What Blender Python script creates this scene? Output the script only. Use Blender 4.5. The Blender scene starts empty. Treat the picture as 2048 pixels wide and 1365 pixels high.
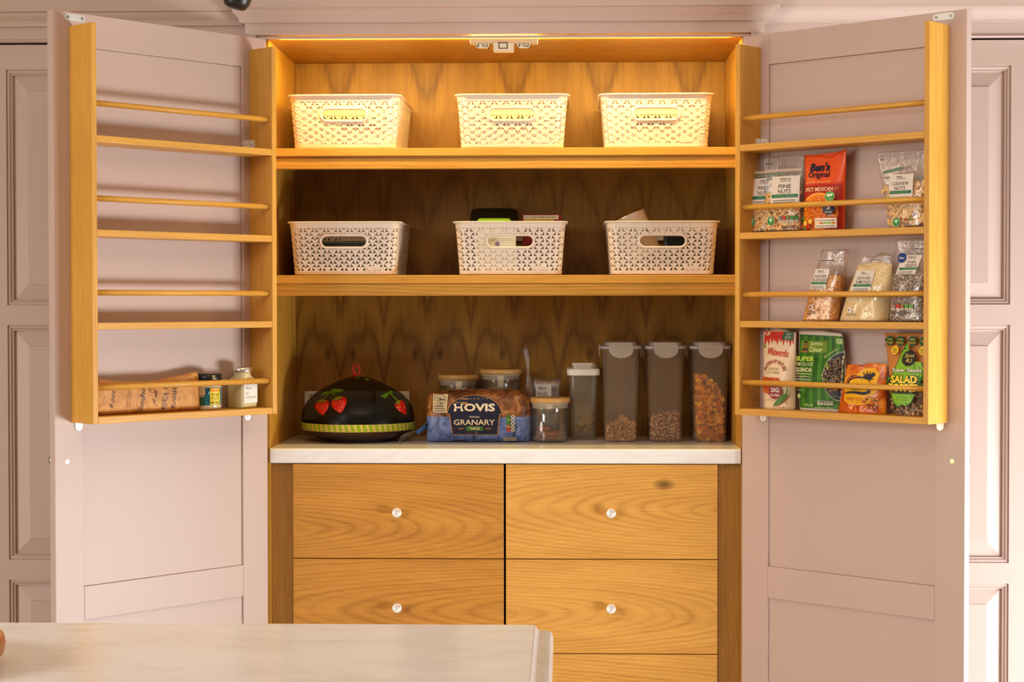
import bpy, bmesh, math, random
from mathutils import Vector, Matrix, geometry, noise
C = bpy.context.scene.collection
S = bpy.context.scene
R = math.radians
random.seed(7)

# ------------------------------------------------------------------ camera
cd = bpy.data.cameras.new('camera'); cam = bpy.data.objects.new('camera', cd); C.objects.link(cam)
cd.sensor_width = 36.0; cd.lens = 3540 / 2048 * 36.0; cd.clip_start = .05; cd.clip_end = 60
_a, _b, _r = R(1.6603), R(-1.1845), R(-0.0425)
_fw = Vector((-math.sin(_a)*math.cos(_b), math.cos(_a)*math.cos(_b), math.sin(_b)))
_rt = Vector((math.cos(_a), math.sin(_a), 0)); _up = _rt.cross(_fw)
_r2 = math.cos(_r)*_rt + math.sin(_r)*_up; _u2 = -math.sin(_r)*_rt + math.cos(_r)*_up
cam.matrix_world = Matrix(((_r2.x, _u2.x, -_fw.x, .1372), (_r2.y, _u2.y, -_fw.y, -4.1277), (_r2.z, _u2.z, -_fw.z, 1.2541), (0, 0, 0, 1)))
S.camera = cam

# ------------------------------------------------------------------ world, lights, exposure
w = bpy.data.worlds.new('world'); S.world = w; w.use_nodes = True
bg = w.node_tree.nodes['Background']; bg.inputs[0].default_value = (1.0, .84, .68, 1); bg.inputs[1].default_value = .17
S.view_settings.view_transform = 'Standard'; S.view_settings.look = 'None'
S.view_settings.exposure = 0.0; S.view_settings.gamma = 1.0; S.view_settings.use_curve_mapping = False

def area(name, loc, target, sx, sy, power, col, spread=180):
    l = bpy.data.lights.new(name, 'AREA'); l.shape = 'RECTANGLE'; l.size = sx; l.size_y = sy
    l.energy = power; l.color = col; l.spread = R(spread)
    o = bpy.data.objects.new(name, l); C.objects.link(o); o.location = loc
    o.rotation_euler = (Vector(target)-Vector(loc)).to_track_quat('-Z', 'Y').to_euler()
    return o
# garden doors on the right of the room, daylight coming in low
area('window_light_right', (2.5, -1.1, .10), (0, -.35, .40), 1.6, .8, 165, (.95, 1.0, 1.02))
# smaller window on the left of the room
area('window_light_left', (-3.2, -2.6, .8), (.2, 0, .8), 1.4, 1.2, 48, (1.0, .87, .70))
# warm kitchen ceiling light
area('ceiling_light', (.1, -2.0, 2.3), (.1, -1.0, 0), 1.6, .8, 11, (1.0, .66, .36))
# added cool fill lamp, no known window there, brightens the island top
area('island_fill_light', (-2.9, -4.3, 2.1), (-.3, -2.4, .9), 1.4, 1.0, 17, (.93, .99, 1.05), 75)
# led strip behind the top door stop of the larder
area('led_strip_light', (0, -.008, 1.8715), (0, .24, 1.50), 1.04, .010, 9.0, (1.0, .72, .24), 172)

# ------------------------------------------------------------------ mesh helpers
class MB:
    def __init__(s): s.v = []; s.f = []; s.m = []; s.sm = []
    def add(s, vs, fs, mi=0, sm=False):
        n = len(s.v); s.v += [tuple(v) for v in vs]
        for f in fs: s.f.append(tuple(i+n for i in f)); s.m.append(mi); s.sm.append(sm)
        return s
    def box(s, x0, x1, y0, y1, z0, z1, mi=0):
        return s.add([(x0,y0,z0),(x1,y0,z0),(x1,y1,z0),(x0,y1,z0),(x0,y0,z1),(x1,y0,z1),(x1,y1,z1),(x0,y1,z1)],
              [(3,2,1,0),(4,5,6,7),(0,1,5,4),(1,2,6,5),(2,3,7,6),(3,0,4,7)], mi)
    def loft(s, rings, mi=0, sm=True, cap0=True, cap1=True, closed=True):
        n = len(rings[0]); vs = [p for r in rings for p in r]; fs = []
        for i in range(len(rings)-1):
            for j in range(n if closed else n-1):
                k = (j+1) % n; fs.append((i*n+j, i*n+k, (i+1)*n+k, (i+1)*n+j))
        base = len(s.v); s.add(vs, fs, mi, sm)
        if cap0: s.f.append(tuple(base+j for j in reversed(range(n)))); s.m.append(mi); s.sm.append(False)
        if cap1: s.f.append(tuple(base+(len(rings)-1)*n+j for j in range(n))); s.m.append(mi); s.sm.append(False)
        return s
    def lathe(s, prof, n=28, c=(0,0,0), mi=0, sm=True, cap0=True, cap1=True):
        return s.loft([[(c[0]+r*math.cos(2*math.pi*j/n), c[1]+r*math.sin(2*math.pi*j/n), c[2]+z) for j in range(n)] for r, z in prof], mi, sm, cap0, cap1)
    def tube(s, pts, r, n=8, mi=0, cap=True):
        pts = [Vector(p) for p in pts]; rings = []
        for i, p in enumerate(pts):
            d = (pts[min(i+1, len(pts)-1)] - pts[max(i-1, 0)]).normalized()
            a = d.orthogonal().normalized() if i == 0 else (a - d*a.dot(d)).normalized()
            b = d.cross(a); rr = r[i] if isinstance(r, (list, tuple)) else r
            rings.append([tuple(p + (a*math.cos(2*math.pi*j/n) + b*math.sin(2*math.pi*j/n))*rr) for j in range(n)])
        return s.loft(rings, mi, True, cap, cap)
    def prism(s, poly, y0, y1, mi=0):          # polygon in xz, extruded along y (y0 is the viewer side)
        n = len(poly)
        ar = sum(poly[i][0]*poly[(i+1) % n][1]-poly[(i+1) % n][0]*poly[i][1] for i in range(n))
        if ar < 0: poly = poly[::-1]
        vs = [(p[0], y0, p[1]) for p in poly] + [(p[0], y1, p[1]) for p in poly]
        fs = [tuple(range(n)), tuple(range(2*n-1, n-1, -1))] + [(i, i+n, (i+1) % n+n, (i+1) % n) for i in range(n)]
        return s.add(vs, fs, mi)
    def ell(s, c, r, rot=None, mi=0, lod=1):   # small smooth ellipsoid
        V, F = ICO[lod]; M = rot if rot else Matrix.Identity(3)
        return s.add([Vector(c) + M @ Vector((v[0]*r[0], v[1]*r[1], v[2]*r[2])) for v in V], F, mi, True)
def _ico(k):
    b = bmesh.new(); bmesh.ops.create_icosphere(b, subdivisions=k, radius=1)
    r = ([tuple(v.co) for v in b.verts], [tuple(v.index for v in f.verts) for f in b.faces]); b.free(); return r
ICO = {1: _ico(1), 2: _ico(2)}
def rrot(): return Matrix.Rotation(random.uniform(0, 6.28), 3, Vector((random.gauss(0,1), random.gauss(0,1), random.gauss(0,1))).normalized())

def mk(name, mb, mats, parent=None, loc=(0,0,0), rot=(0,0,0), bevel=0, seg=2, sub=0, solid=0):
    me = bpy.data.meshes.new(name); me.from_pydata(mb.v, [], mb.f)
    for mt in (mats if isinstance(mats, (list, tuple)) else [mats]): me.materials.append(mt)
    me.polygons.foreach_set('material_index', mb.m); me.polygons.foreach_set('use_smooth', mb.sm); me.update()
    o = bpy.data.objects.new(name, me); C.objects.link(o); o.location = loc; o.rotation_euler = rot
    if parent: o.parent = parent
    if solid: md = o.modifiers.new('thickness', 'SOLIDIFY'); md.thickness = solid; md.offset = 0
    if sub: md = o.modifiers.new('smooth', 'SUBSURF'); md.levels = md.render_levels = sub
    if bevel: md = o.modifiers.new('edge', 'BEVEL'); md.width = bevel; md.segments = seg; md.limit_method = 'ANGLE'; md.angle_limit = R(40)
    return o
def box(name, x0, x1, y0, y1, z0, z1, mat, parent=None, bevel=.0012, **k):
    return mk(name, MB().box(x0, x1, y0, y1, z0, z1), mat, parent, bevel=bevel, **k)
def tag(o, label, cat, group=None):
    o['label'] = label; o['category'] = cat
    if group: o['group'] = group
    return o
def thing(name, label, cat, loc=(0,0,0), rotz=0, group=None):
    o = bpy.data.objects.new(name, None); C.objects.link(o); o.location = loc; o.rotation_euler = (0,0,rotz)
    o.empty_display_size = .05
    return tag(o, label, cat, group)
def struct(o): o['kind'] = 'structure'; return o
def stuff(o): o['kind'] = 'stuff'; return o
def copy_tree(o, parent=None):
    c = o.copy(); C.objects.link(c)
    if parent: c.parent = parent
    for ch in list(o.children): copy_tree(ch, c)
    return c

# ------------------------------------------------------------------ materials
def srgb(r, g, b):
    f = lambda c: (c/255/12.92) if c/255 <= .04045 else ((c/255+.055)/1.055)**2.4
    return (f(r), f(g), f(b), 1)
class NT:
    def __init__(s, name):
        s.mat = bpy.data.materials.new(name); s.mat.use_nodes = True; s.t = s.mat.node_tree
        s.b = s.t.nodes['Principled BSDF']; s.out = s.t.nodes['Material Output']
    def n(s, ty, **k):
        nd = s.t.nodes.new(ty)
        for a, v in k.items():
            if a.startswith('i_'):
                key = a[2:]; key = int(key) if key.isdigit() else key
                s.set(nd.inputs[key], v)
            else: setattr(nd, a, v)
        return nd
    def set(s, inp, v):
        if isinstance(v, bpy.types.NodeSocket): s.t.links.new(v, inp)
        else: inp.default_value = v
    def m(s, op, a, b=None, c=None):
        nd = s.t.nodes.new('ShaderNodeMath'); nd.operation = op; s.set(nd.inputs[0], a)
        if b is not None: s.set(nd.inputs[1], b)
        if c is not None: s.set(nd.inputs[2], c)
        return nd.outputs[0]
    def mix(s, f, a, b):
        nd = s.t.nodes.new('ShaderNodeMix'); nd.data_type = 'RGBA'; s.set(nd.inputs[0], f); s.set(nd.inputs[6], a); s.set(nd.inputs[7], b); return nd.outputs[2]
    def ramp(s, f, stops):
        nd = s.t.nodes.new('ShaderNodeValToRGB'); e = nd.color_ramp.elements
        while len(e) < len(stops): e.new(.5)
        for x, (p, c) in zip(e, stops): x.position = p; x.color = c if len(c) == 4 else (*c, 1)
        s.set(nd.inputs[0], f); return nd.outputs[0]
    def noise(s, vec, scale, detail=2, rough=.5, dist=0):
        nd = s.n('ShaderNodeTexNoise'); s.set(nd.inputs['Vector'], vec)
        nd.inputs['Scale'].default_value = scale; nd.inputs['Detail'].default_value = detail; nd.inputs['Roughness'].default_value = rough; nd.inputs['Distortion'].default_value = dist
        return nd.outputs[0]
    def coords(s): return s.n('ShaderNodeTexCoord').outputs['Object']
    def comb(s, x, y, z): 
        nd = s.n('ShaderNodeCombineXYZ'); s.set(nd.inputs[0], x); s.set(nd.inputs[1], y); s.set(nd.inputs[2], z); return nd.outputs[0]
    def bump(s, h, st, d=.002):
        nd = s.n('ShaderNodeBump'); nd.inputs['Strength'].default_value = st; nd.inputs['Distance'].default_value = d
        s.set(nd.inputs['Height'], h); s.t.links.new(nd.outputs[0], s.b.inputs['Normal'])
    def base(s, col, rough=.5, metal=0, spec=.5):
        s.set(s.b.inputs['Base Color'], col); s.set(s.b.inputs['Roughness'], rough); s.b.inputs['Metallic'].default_value = metal; s.b.inputs['Specular IOR Level'].default_value = spec
        return s
_pl = {}
def plain(name, col, rough=.5, metal=0, spec=.4, bump=0, bscale=200, var=0):
    if name in _pl: return _pl[name]
    t = NT(name); c = t.coords()
    if var:
        nz = t.noise(c, bscale*.15, 3); d = tuple(x*(1-var) for x in col[:3])+(1,)
        t.base(t.mix(nz, d, col), rough, metal, spec)
    else: t.base(col, rough, metal, spec)
    if bump: t.bump(t.noise(c, bscale, 3), bump)
    _pl[name] = t.mat; return t.mat
def flat(r, g, b, rough=.45): return plain('ink_%d_%d_%d' % (r, g, b), srgb(r, g, b), rough, 0, .35)

def oak(name, grain='Z', light=(.64,.335,.056), dark=(.36,.155,.018), pith=.0, d0=.03, tilt=.08, ring=.0075, off=0, pp=0, knots=(), rough=.42, contrast=1.0, across='X', nl=1.0):
    t = NT(name); c = t.coords(); sp = t.n('ShaderNodeSeparateXYZ'); t.set(sp.inputs[0], c)
    ax = {'X': 0, 'Y': 1, 'Z': 2}; L = sp.outputs[ax[grain]]
    rest = [a for a in 'XYZ' if a != grain]; 
    if across not in rest: across = rest[0]
    T = sp.outputs[ax[[a for a in rest if a != across][0]]]; W = sp.outputs[ax[across]]
    if pp: W = t.m('PINGPONG', t.m('ADD', W, off), pp)
    L2 = t.m('ADD', L, off*3.7+.13)
    v = t.comb(t.m('MULTIPLY', L2, 1.3*nl), t.m('MULTIPLY', W, 3.5), t.m('ADD', t.m('MULTIPLY', T, 6), off))
    n1 = t.m('SUBTRACT', t.noise(v, 1.0, 3, .55), .5)
    n2 = t.m('SUBTRACT', t.noise(t.comb(t.m('MULTIPLY', L2, 6*nl), t.m('MULTIPLY', W, 30), off), 1.0, 2, .5), .5)
    wx = t.m('ADD', t.m('SUBTRACT', W, pith), t.m('MULTIPLY', n1, .040))
    d = t.m('ADD', t.m('MULTIPLY_ADD', L, tilt, d0), t.m('ADD', t.m('MULTIPLY', n1, .035), T))
    r = t.m('SQRT', t.m('ADD', t.m('MULTIPLY', wx, wx), t.m('MULTIPLY', d, d)))
    r = t.m('ADD', r, t.m('MULTIPLY', n2, .0022))
    wob = t.noise(t.comb(t.m('MULTIPLY', r, 95), off, 0), 1.0, 2, .6); r = t.m('ADD', r, t.m('MULTIPLY', wob, ring*.9))
    fr = t.m('FRACT', t.m('DIVIDE', r, ring))
    band = t.ramp(fr, [(0, (.55,)*3), (.30, (.12,)*3), (.62, (.30,)*3), (.88, (1,)*3), (1, (.55,)*3)])
    pores = t.noise(t.comb(t.m('MULTIPLY', L2, 14), t.m('MULTIPLY', W, 520), t.m('MULTIPLY', T, 520)), 1.0, 2, .6)
    pm = t.ramp(pores, [(.44, (0,)*3), (.66, (1,)*3)])
    broad = t.noise(t.comb(t.m('MULTIPLY', L2, 3), t.m('MULTIPLY', W, 22), t.m('ADD', T, off)), 1.0, 2, .5)
    f = t.m('ADD', t.m('MULTIPLY', t.m('MULTIPLY', band, t.ramp(wob, [(.30, (.25,)*3), (.70, (1.25,)*3)])), .62*contrast), t.m('ADD', t.m('MULTIPLY', pm, .32), t.m('MULTIPLY_ADD', broad, .75, -.28)))
    col = t.mix(t.m('MINIMUM', t.m('MAXIMUM', f, 0), 1), (*light, 1), (*dark, 1))
    for kw, kl, kr in knots:
        dw = t.m('SUBTRACT', W, kw); dl = t.m('MULTIPLY', t.m('SUBTRACT', L, kl), .5)
        q = t.m('SQRT', t.m('ADD', t.m('MULTIPLY', dw, dw), t.m('MULTIPLY', dl, dl)))
        k = t.m('SUBTRACT', 1.0, t.m('MINIMUM', t.m('DIVIDE', q, kr), 1.0))
        col = t.mix(t.m('MULTIPLY', t.m('POWER', k, .7), .85), col, (.045, .016, .006, 1))
    t.base(col, rough, 0, .35); t.bump(pm, .12, .0006)
    return t.mat

def clear(name, tint=(1,1,1,1), haze=.06, gloss=.10, rough=.08, hazecol=(.9,.88,.85,1), bump=0, bscale=60):
    t = NT(name); t.t.nodes.remove(t.b)
    tr = t.n('ShaderNodeBsdfTransparent', i_0=tint); df = t.n('ShaderNodeBsdfDiffuse', i_0=hazecol); gl = t.n('ShaderNodeBsdfGlossy', i_Roughness=rough)
    tl = t.n('ShaderNodeBsdfTranslucent', i_0=hazecol); ad = t.n('ShaderNodeMixShader', i_0=.4); t.set(ad.inputs[1], df.outputs[0]); t.set(ad.inputs[2], tl.outputs[0])
    m1 = t.n('ShaderNodeMixShader', i_0=haze); t.set(m1.inputs[1], tr.outputs[0]); t.set(m1.inputs[2], ad.outputs[0])
    lw = t.n('ShaderNodeFresnel', i_0=1.45); f = t.m('ADD', t.m('MULTIPLY', lw.outputs[0], .5), gloss)
    m2 = t.n('ShaderNodeMixShader'); t.set(m2.inputs[0], f); t.set(m2.inputs[1], m1.outputs[0]); t.set(m2.inputs[2], gl.outputs[0])
    if bump:
        b = t.n('ShaderNodeBump', i_Strength=bump, i_Distance=.004); t.set(b.inputs['Height'], t.noise(t.coords(), bscale, 3, .6, .6))
        t.t.links.new(b.outputs[0], gl.inputs['Normal']); t.t.links.new(b.outputs[0], df.inputs['Normal'])
    t.t.links.new(m2.outputs[0], t.out.inputs[0]); return t.mat

paint = plain('pink_eggshell_paint', (.55, .415, .37, 1), .42, 0, .35, .05, 350)
oak_side = oak('oak_side', 'Z', (.56,.28,.036), (.33,.14,.012), pith=.35, d0=.02, tilt=.02, ring=.006, across='Y', contrast=.6)
oak_stile = oak('oak_stile', 'Z', (.44,.22,.045), (.25,.105,.018), pith=.4, ring=.005, contrast=.6)
oak_back = oak('oak_back', 'Z', (.37,.18,.019), (.15,.058,.004), pith=.06, d0=.05, tilt=.035, ring=.0065, nl=.3, pp=.112, off=.4353, knots=((.032-.0, 1.127, .011),), contrast=1.15)
oak_shelf = oak('oak_shelf', 'X', pith=.2, d0=.02, tilt=.01, ring=.006, across='Z', contrast=.5)
oak_rack_v = oak('oak_rack_v', 'Z', (.72,.385,.070), (.48,.215,.026), pith=.3, d0=.02, tilt=.02, ring=.006, contrast=.5, off=.31)
oak_rack_h = oak('oak_rack_h', 'X', (.72,.385,.070), (.48,.215,.026), pith=.3, d0=.02, tilt=.02, ring=.006, contrast=.5, off=.77, across='Z')
pale_wood = oak('pale_wood', 'X', (.74,.56,.34), (.62,.42,.22), pith=.2, contrast=.4, off=1.3, across='Z')
steel = plain('brushed_steel', (.62,.61,.58,1), .28, 1.0)
chrome = plain('polished_chrome', (.85,.84,.82,1), .08, 1.0)
brass = plain('brass_screw', (.75,.58,.22,1), .25, 1.0)
zinc = plain('zinc_plate', (.80,.80,.76,1), .38, .55)
dark_hole = plain('dark_recess', (.010,.007,.005,1), .8)
white_plastic = plain('white_plastic', (.74,.70,.64,1), .4)
black_mat = plain('black_metal', (.012,.011,.010,1), .35)
def marble(name, along):
    t = NT(name); sp = t.n('ShaderNodeSeparateXYZ'); t.set(sp.inputs[0], t.coords())
    v = t.comb(t.m('MULTIPLY', sp.outputs[0], 2.6), t.m('MULTIPLY', sp.outputs[1], 6), t.m('MULTIPLY', sp.outputs[2], 9))
    n1 = t.noise(v, 2.2, 5, .6, .8); n2 = t.noise(v, 7, 4, .6, 1.0)
    col = t.ramp(t.m('ADD', t.m('MULTIPLY', n1, .65), t.m('MULTIPLY', n2, .35)), [(.32, (.78,.74,.69)), (.46, (.86,.84,.81)), (.60, (.90,.89,.87))])
    t.base(col, .16, 0, .5); return t.mat
marble_white = marble('white_marble', 'X')

# ------------------------------------------------------------------ room
floor_mat = oak('floor_boards', 'Y', (.50,.36,.22), (.36,.24,.13), pp=.09, contrast=.6)
wall_mat = plain('wall_plaster', (.50,.40,.35,1), .8)
struct(mk('floor', MB().box(-3.4, 3.0, -5.2, .47, -.02, 0), floor_mat))
struct(mk('wall_back', MB().box(-3.4, 3.0, .47, .55, 0, 2.5), wall_mat))
struct(mk('ceiling', MB().box(-3.4, 3.0, -5.2, .47, 2.5, 2.55), plain('ceiling_paint', (.62,.56,.50,1), .9)))

# ------------------------------------------------------------------ larder cabinet
ZC = .917
larder = thing('larder_cabinet', 'pink painted larder cupboard with oak interior, both doors standing open', 'cabinet')
def cornice_profile():      # (outward, up) from the frieze face
    return [(0,0),(.010,0),(.0112,.006),(.014,.012),(.019,.017),(.0235,.023),(.026,.029),(.026,.0295),(.0345,.031),(.0345,.040)] + \
           [(.0345+.09*(1-math.cos(R(a))), .040+.085*math.sin(R(a))) for a in range(8, 91, 12)] + [(.128,.128),(.128,.30)]
def cornice(name, x0, x1, yf, z, parent, ends=(True, True), back=.40):
    m = MB(); prof = cornice_profile(); rings = []
    pts = []
    if ends[0]: pts.append(('L', x0, back))
    pts += [('FL', x0, yf), ('FR', x1, yf)]
    if ends[1]: pts.append(('R', x1, back))
    for k, x, y in pts:
        ring = []
        for o, u in prof:
            dx = -o if (k in ('L',) or (k == 'FL' and ends[0])) else o if (k in ('R',) or (k == 'FR' and ends[1])) else 0
            dy = -o if k in ('FL', 'FR') else 0
            ring.append((x+dx, y+dy, z+u))
        rings.append(ring)
    m.loft(rings, sm=False, cap0=False, cap1=False, closed=False)
    return mk(name, m, paint, parent)
YF = -.030
ff = MB()
ff.box(-.6012, -.5908, YF, 0, 0, 1.8722); ff.box(.5932, .5994, YF, 0, 0, 1.8722)
ff.box(-.6012, -.5748, YF, 0, 1.8722, 1.8795); ff.box(.5694, .5994, YF, 0, 1.8722, 1.8795); ff.box(-.6012, .5994, YF, .0, 1.8795, 2.20)
ff.box(-.6012, -.5722, 0, .46, 0, 2.2); ff.box(.5722, .5994, 0, .46, 0, 2.2)
mk('face_frame', ff, paint, larder, bevel=.0015)
box('door_stop', -.5745, .5692, -.024, -.014, 1.8712, 1.8765, paint, larder, bevel=.0015)
cornice('cornice', -.6012, .5994, YF, 1.9060, larder, back=.012)
for s in (-1, 1):
    box('side_panel', min(s*.55, s*.572), max(s*.55, s*.572), .0, .425, .08, 1.8727, oak_side, larder)
box('back_panel', -.55, .55, .4046, .42, .90, 1.8727, oak_back, larder)
box('top_panel', -.572, .572, .0, .42, 1.8727, 1.892, oak('oak_top', 'X', (.42,.19,.022), (.24,.09,.008), pith=.3, ring=.007, across='Y', contrast=.6), larder)
# shelf pin holes and interior shelves
for zt, zb in ((1.6252, 1.6008), (1.3240, 1.3041)):
    sh = box('shelf', -.5495, .5495, .068, .4044, zb if zt < 1.5 else 1.6068, zt, oak_shelf, larder)
    vz = (1.5765, 1.6008) if zt > 1.5 else (1.2750, 1.3033)
    box('shelf_lip', -.5495, .5495, .072, .094, vz[0], vz[1], oak('oak_lip%d' % (zt*10), 'X', pith=.06, d0=.02, tilt=.02, ring=.009, across='Z', off=zt), sh)
    if zt > 1.5: box('shelf_batten', -.5495, .5495, .079, .094, 1.6008, 1.6068, oak_shelf, sh, bevel=0)
pins = MB()
for x, n in ((-.5496, 1), (.5496, -1)):
    for z in (1.012, 1.065, 1.118, 1.20, 1.40, 1.47, 1.68):
        for y in (.11, .36): pins.add([(x, y+.0025*math.cos(a*.785), z+.0025*math.sin(a*.785)) for a in range(8)], [tuple(range(8))[::n]])
stuff(mk('shelf_pin_hole', pins, steel, larder))
# base: fillers, drawers with knobs
for s in (-1, 1):
    box('filler_panel', min(s*.4985, s*.55), max(s*.4985, s*.55), .016, .036, .08, .8795, oak_stile, larder)
box('drawer_carcass', -.50, .50, .030, .40, .08, .8795, dark_hole, larder, bevel=0)
box('plinth', -.572, .572, .05, .07, 0, .08, paint, larder)
cols = ((-.4968, -.0022), (.0030, .4965)); rows = ((.6592, .8800), (.4372, .6572), (.2152, .4352))
knob_prof = [(.0055,0),(.0055,.010),(.0075,.012),(.0108,.015),(.0112,.020),(.0108,.0225),(.0085,.0230),(.0080,.0222),(.002,.0222)]
for ci, (x0, x1) in enumerate(cols):
    for ri, (z0, z1) in enumerate(rows):
        mt = oak('oak_drawer_%d%d' % (ci, ri), 'X', [(.64,.30,.052),(.78,.41,.090)][ci], [(.33,.125,.020),(.46,.20,.036)][ci],
                 pith=z0+[[.07,.10,.1],[.115,.09,.1]][ci][ri], d0=[[.085,.035,.05],[.080,.022,.05]][ci][ri], tilt=[[.13,-.11,.1],[-.13,.12,.1]][ci][ri], ring=.0070, nl=.8, off=ci*2.1+ri*.83,
                 across='Z', contrast=.85, knots=(((.8335, .372, .014),) if (ci, ri) == (1, 0) else ()))
        d = box('drawer', x0, x1, .0, .028, z0, z1, mt, larder)
        k = MB(); k.lathe(knob_prof, 24); zk = [.768, .545, .325][ri]
        mk('knob', k, plain('satin_nickel', (.86,.84,.81,1), .38, .35), d, loc=((x0+x1)/2-.0015, 0, zk), rot=(R(90), 0, 0))
# catch block at the top
cb = box('catch_block', -.0790, .0780, -.013, .022, 1.8610, 1.8710, pale_wood, larder)
for x in (-.050, .0455):
    m = MB(); m.box(x-.0145, x+.0145, -.010, .004, 1.8495, 1.8515); m.box(x-.0145, x-.0125, -.010, .004, 1.8495, 1.861); m.box(x+.0125, x+.0145, -.010, .004, 1.8495, 1.861)
    m.box(x-.022, x+.022, -.009, .004, 1.8595, 1.861)
    rc = mk('roller_catch', m, steel, larder)
    for z in (1.8535, 1.8575): mk('roller', MB().tube([(x-.0125, -.006, z), (x+.0125, -.006, z)], .0019, 8), chrome, rc)
    for dx in (-.0185, .0185): mk('screw', MB().lathe([(.0001,-.003),(.0022,-.0025),(.0025,0)], 10, (x+dx, -.002, 1.8595)), brass, rc)
sb = box('door_sensor', -.0248, .0222, -.016, .014, 1.8415, 1.8612, plain('cream_plastic', (.78,.66,.50,1), .4), larder)
m = MB()
for a in ((-.0125,.0085,1.8605,1.8622),(-.0125,.0085,1.8480,1.8497),(-.0125,-.0107,1.8480,1.8622),(.0067,.0085,1.8480,1.8622)): m.box(a[0], a[1], -.0168, -.0158, a[2]-.001, a[3]-.001)
mk('sensor_window', m, dark_hole, sb)

# ------------------------------------------------------------------ marble worktop in the larder
m = MB(); prof = [(-.004,.8826),(-.006,.885),(-.006,.9125),(-.0045,.9155),(-.0015,.9170),(.4040,.9170),(.4040,.8826)]
m.loft([[(-.5495, y, z) for y, z in prof], [(.5495, y, z) for y, z in prof]], sm=False)
tag(mk('marble_worktop', m, marble_white), 'cream marble worktop slab between the drawers and the lowest open shelf space', 'worktop')

# ------------------------------------------------------------------ open doors
HL, HR, YH, AL, AR = -.5528, .5509, -.02, 131.4123, 138.7833
def door_frame(side):
    a = R(AL if side == 'L' else AR)
    if side == 'L': return Vector((HL, YH, 0)), Vector((math.cos(a), -math.sin(a), 0)), Vector((math.sin(a), math.cos(a), 0)), -a, 1
    return Vector((HR, YH, 0)), Vector((-math.cos(a), -math.sin(a), 0)), Vector((-math.sin(a), math.cos(a), 0)), a-math.pi, -1
def dpt(side, s, n, z):
    h, sd, nd, rz, k = door_frame(side); return h + sd*s + nd*n + Vector((0, 0, z))
item_rot = {'L': math.pi - R(AL), 'R': R(AR)-math.pi}
W_, TH, SF, SN, D_ = .5696, .020, .0722, .4992, .0818
def screw(mb, c, ax, r=.0032, mi=0):
    q = Vector(ax).to_track_quat('Z', 'Y').to_matrix()
    for rr, zz, zz2 in ((r, 0, .0008), (r*.55, .0008, .0011)):
        mb.loft([[Vector(c)+q @ Vector((rr*math.cos(j*.524), rr*math.sin(j*.524), z)) for j in range(12)] for z in (zz, zz2)], mi)
for side in 'LR':
    h, sd, nd, rz, k = door_frame(side)
    def B(mb, s0, s1, n0, n1, z0, z1, mi=0): ys = sorted((k*n0, k*n1)); mb.box(s0, s1, ys[0], ys[1], z0, z1, mi)
    m = MB(); zb = .10
    B(m, 0, SF, -TH, 0, zb, 1.8712); B(m, SN, W_, -TH, 0, zb, 1.8712)
    for z0, z1 in ((1.8008, 1.8712), (.5807, .6531), (zb, zb+.09)): B(m, SF, SN, -TH, 0, z0, z1)
    dr = mk('door', m, paint, larder, loc=h, rot=(0,0,rz), bevel=.0012)
    for z0, z1 in ((.6531, 1.8008), (zb+.09, .5807)):
        m = MB(); B(m, SF+.0006, SN-.0006, -TH+.004, -.0050, z0+.0006, z1-.0006); mk('door_panel', m, paint, dr)
    # strike plate with two screws
    m = MB(); cx, cz = .516, 1.8600; pl = []
    for a in range(-90, 91, 15): pl.append((cx+.018+.0072*math.cos(R(a)), cz+.0072*math.sin(R(a))))
    for a in range(90, 271, 15): pl.append((cx-.018+.0072*math.cos(R(a)), cz+.0072*math.sin(R(a))))
    m.prism(pl, *sorted((0, k*.0018))); mk('strike_plate', m, zinc, dr)
    for dx in (-.0175, .0175): m = MB(); screw(m, (cx+dx, k*.0018, cz), (0, k, 0), .0036); mk('strike_screw', m, steel, dr)
    m = MB(); screw(m, (.540, 0, .9225), (0, k, 0), .0048); mk('knob_screw', m, brass, dr)
    m = MB(); m.lathe([(.014,0),(.0145,.002),(.007,.005),(.006,.012),(.0135,.018),(.0170,.023),(.0155,.029),(.008,.0325),(.0005,.0335)], 24)
    mk('knob', m, chrome, dr, loc=(.540, -k*TH, .9240), rot=(R(90*k), 0, 0))
    for z in (.35, 1.0, 1.62):
        m = MB(); m.tube([(.004, k*-.0225, z-.03), (.004, k*-.0225, z+.03)], .003, 10); mk('hinge', m, steel, dr)

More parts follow.
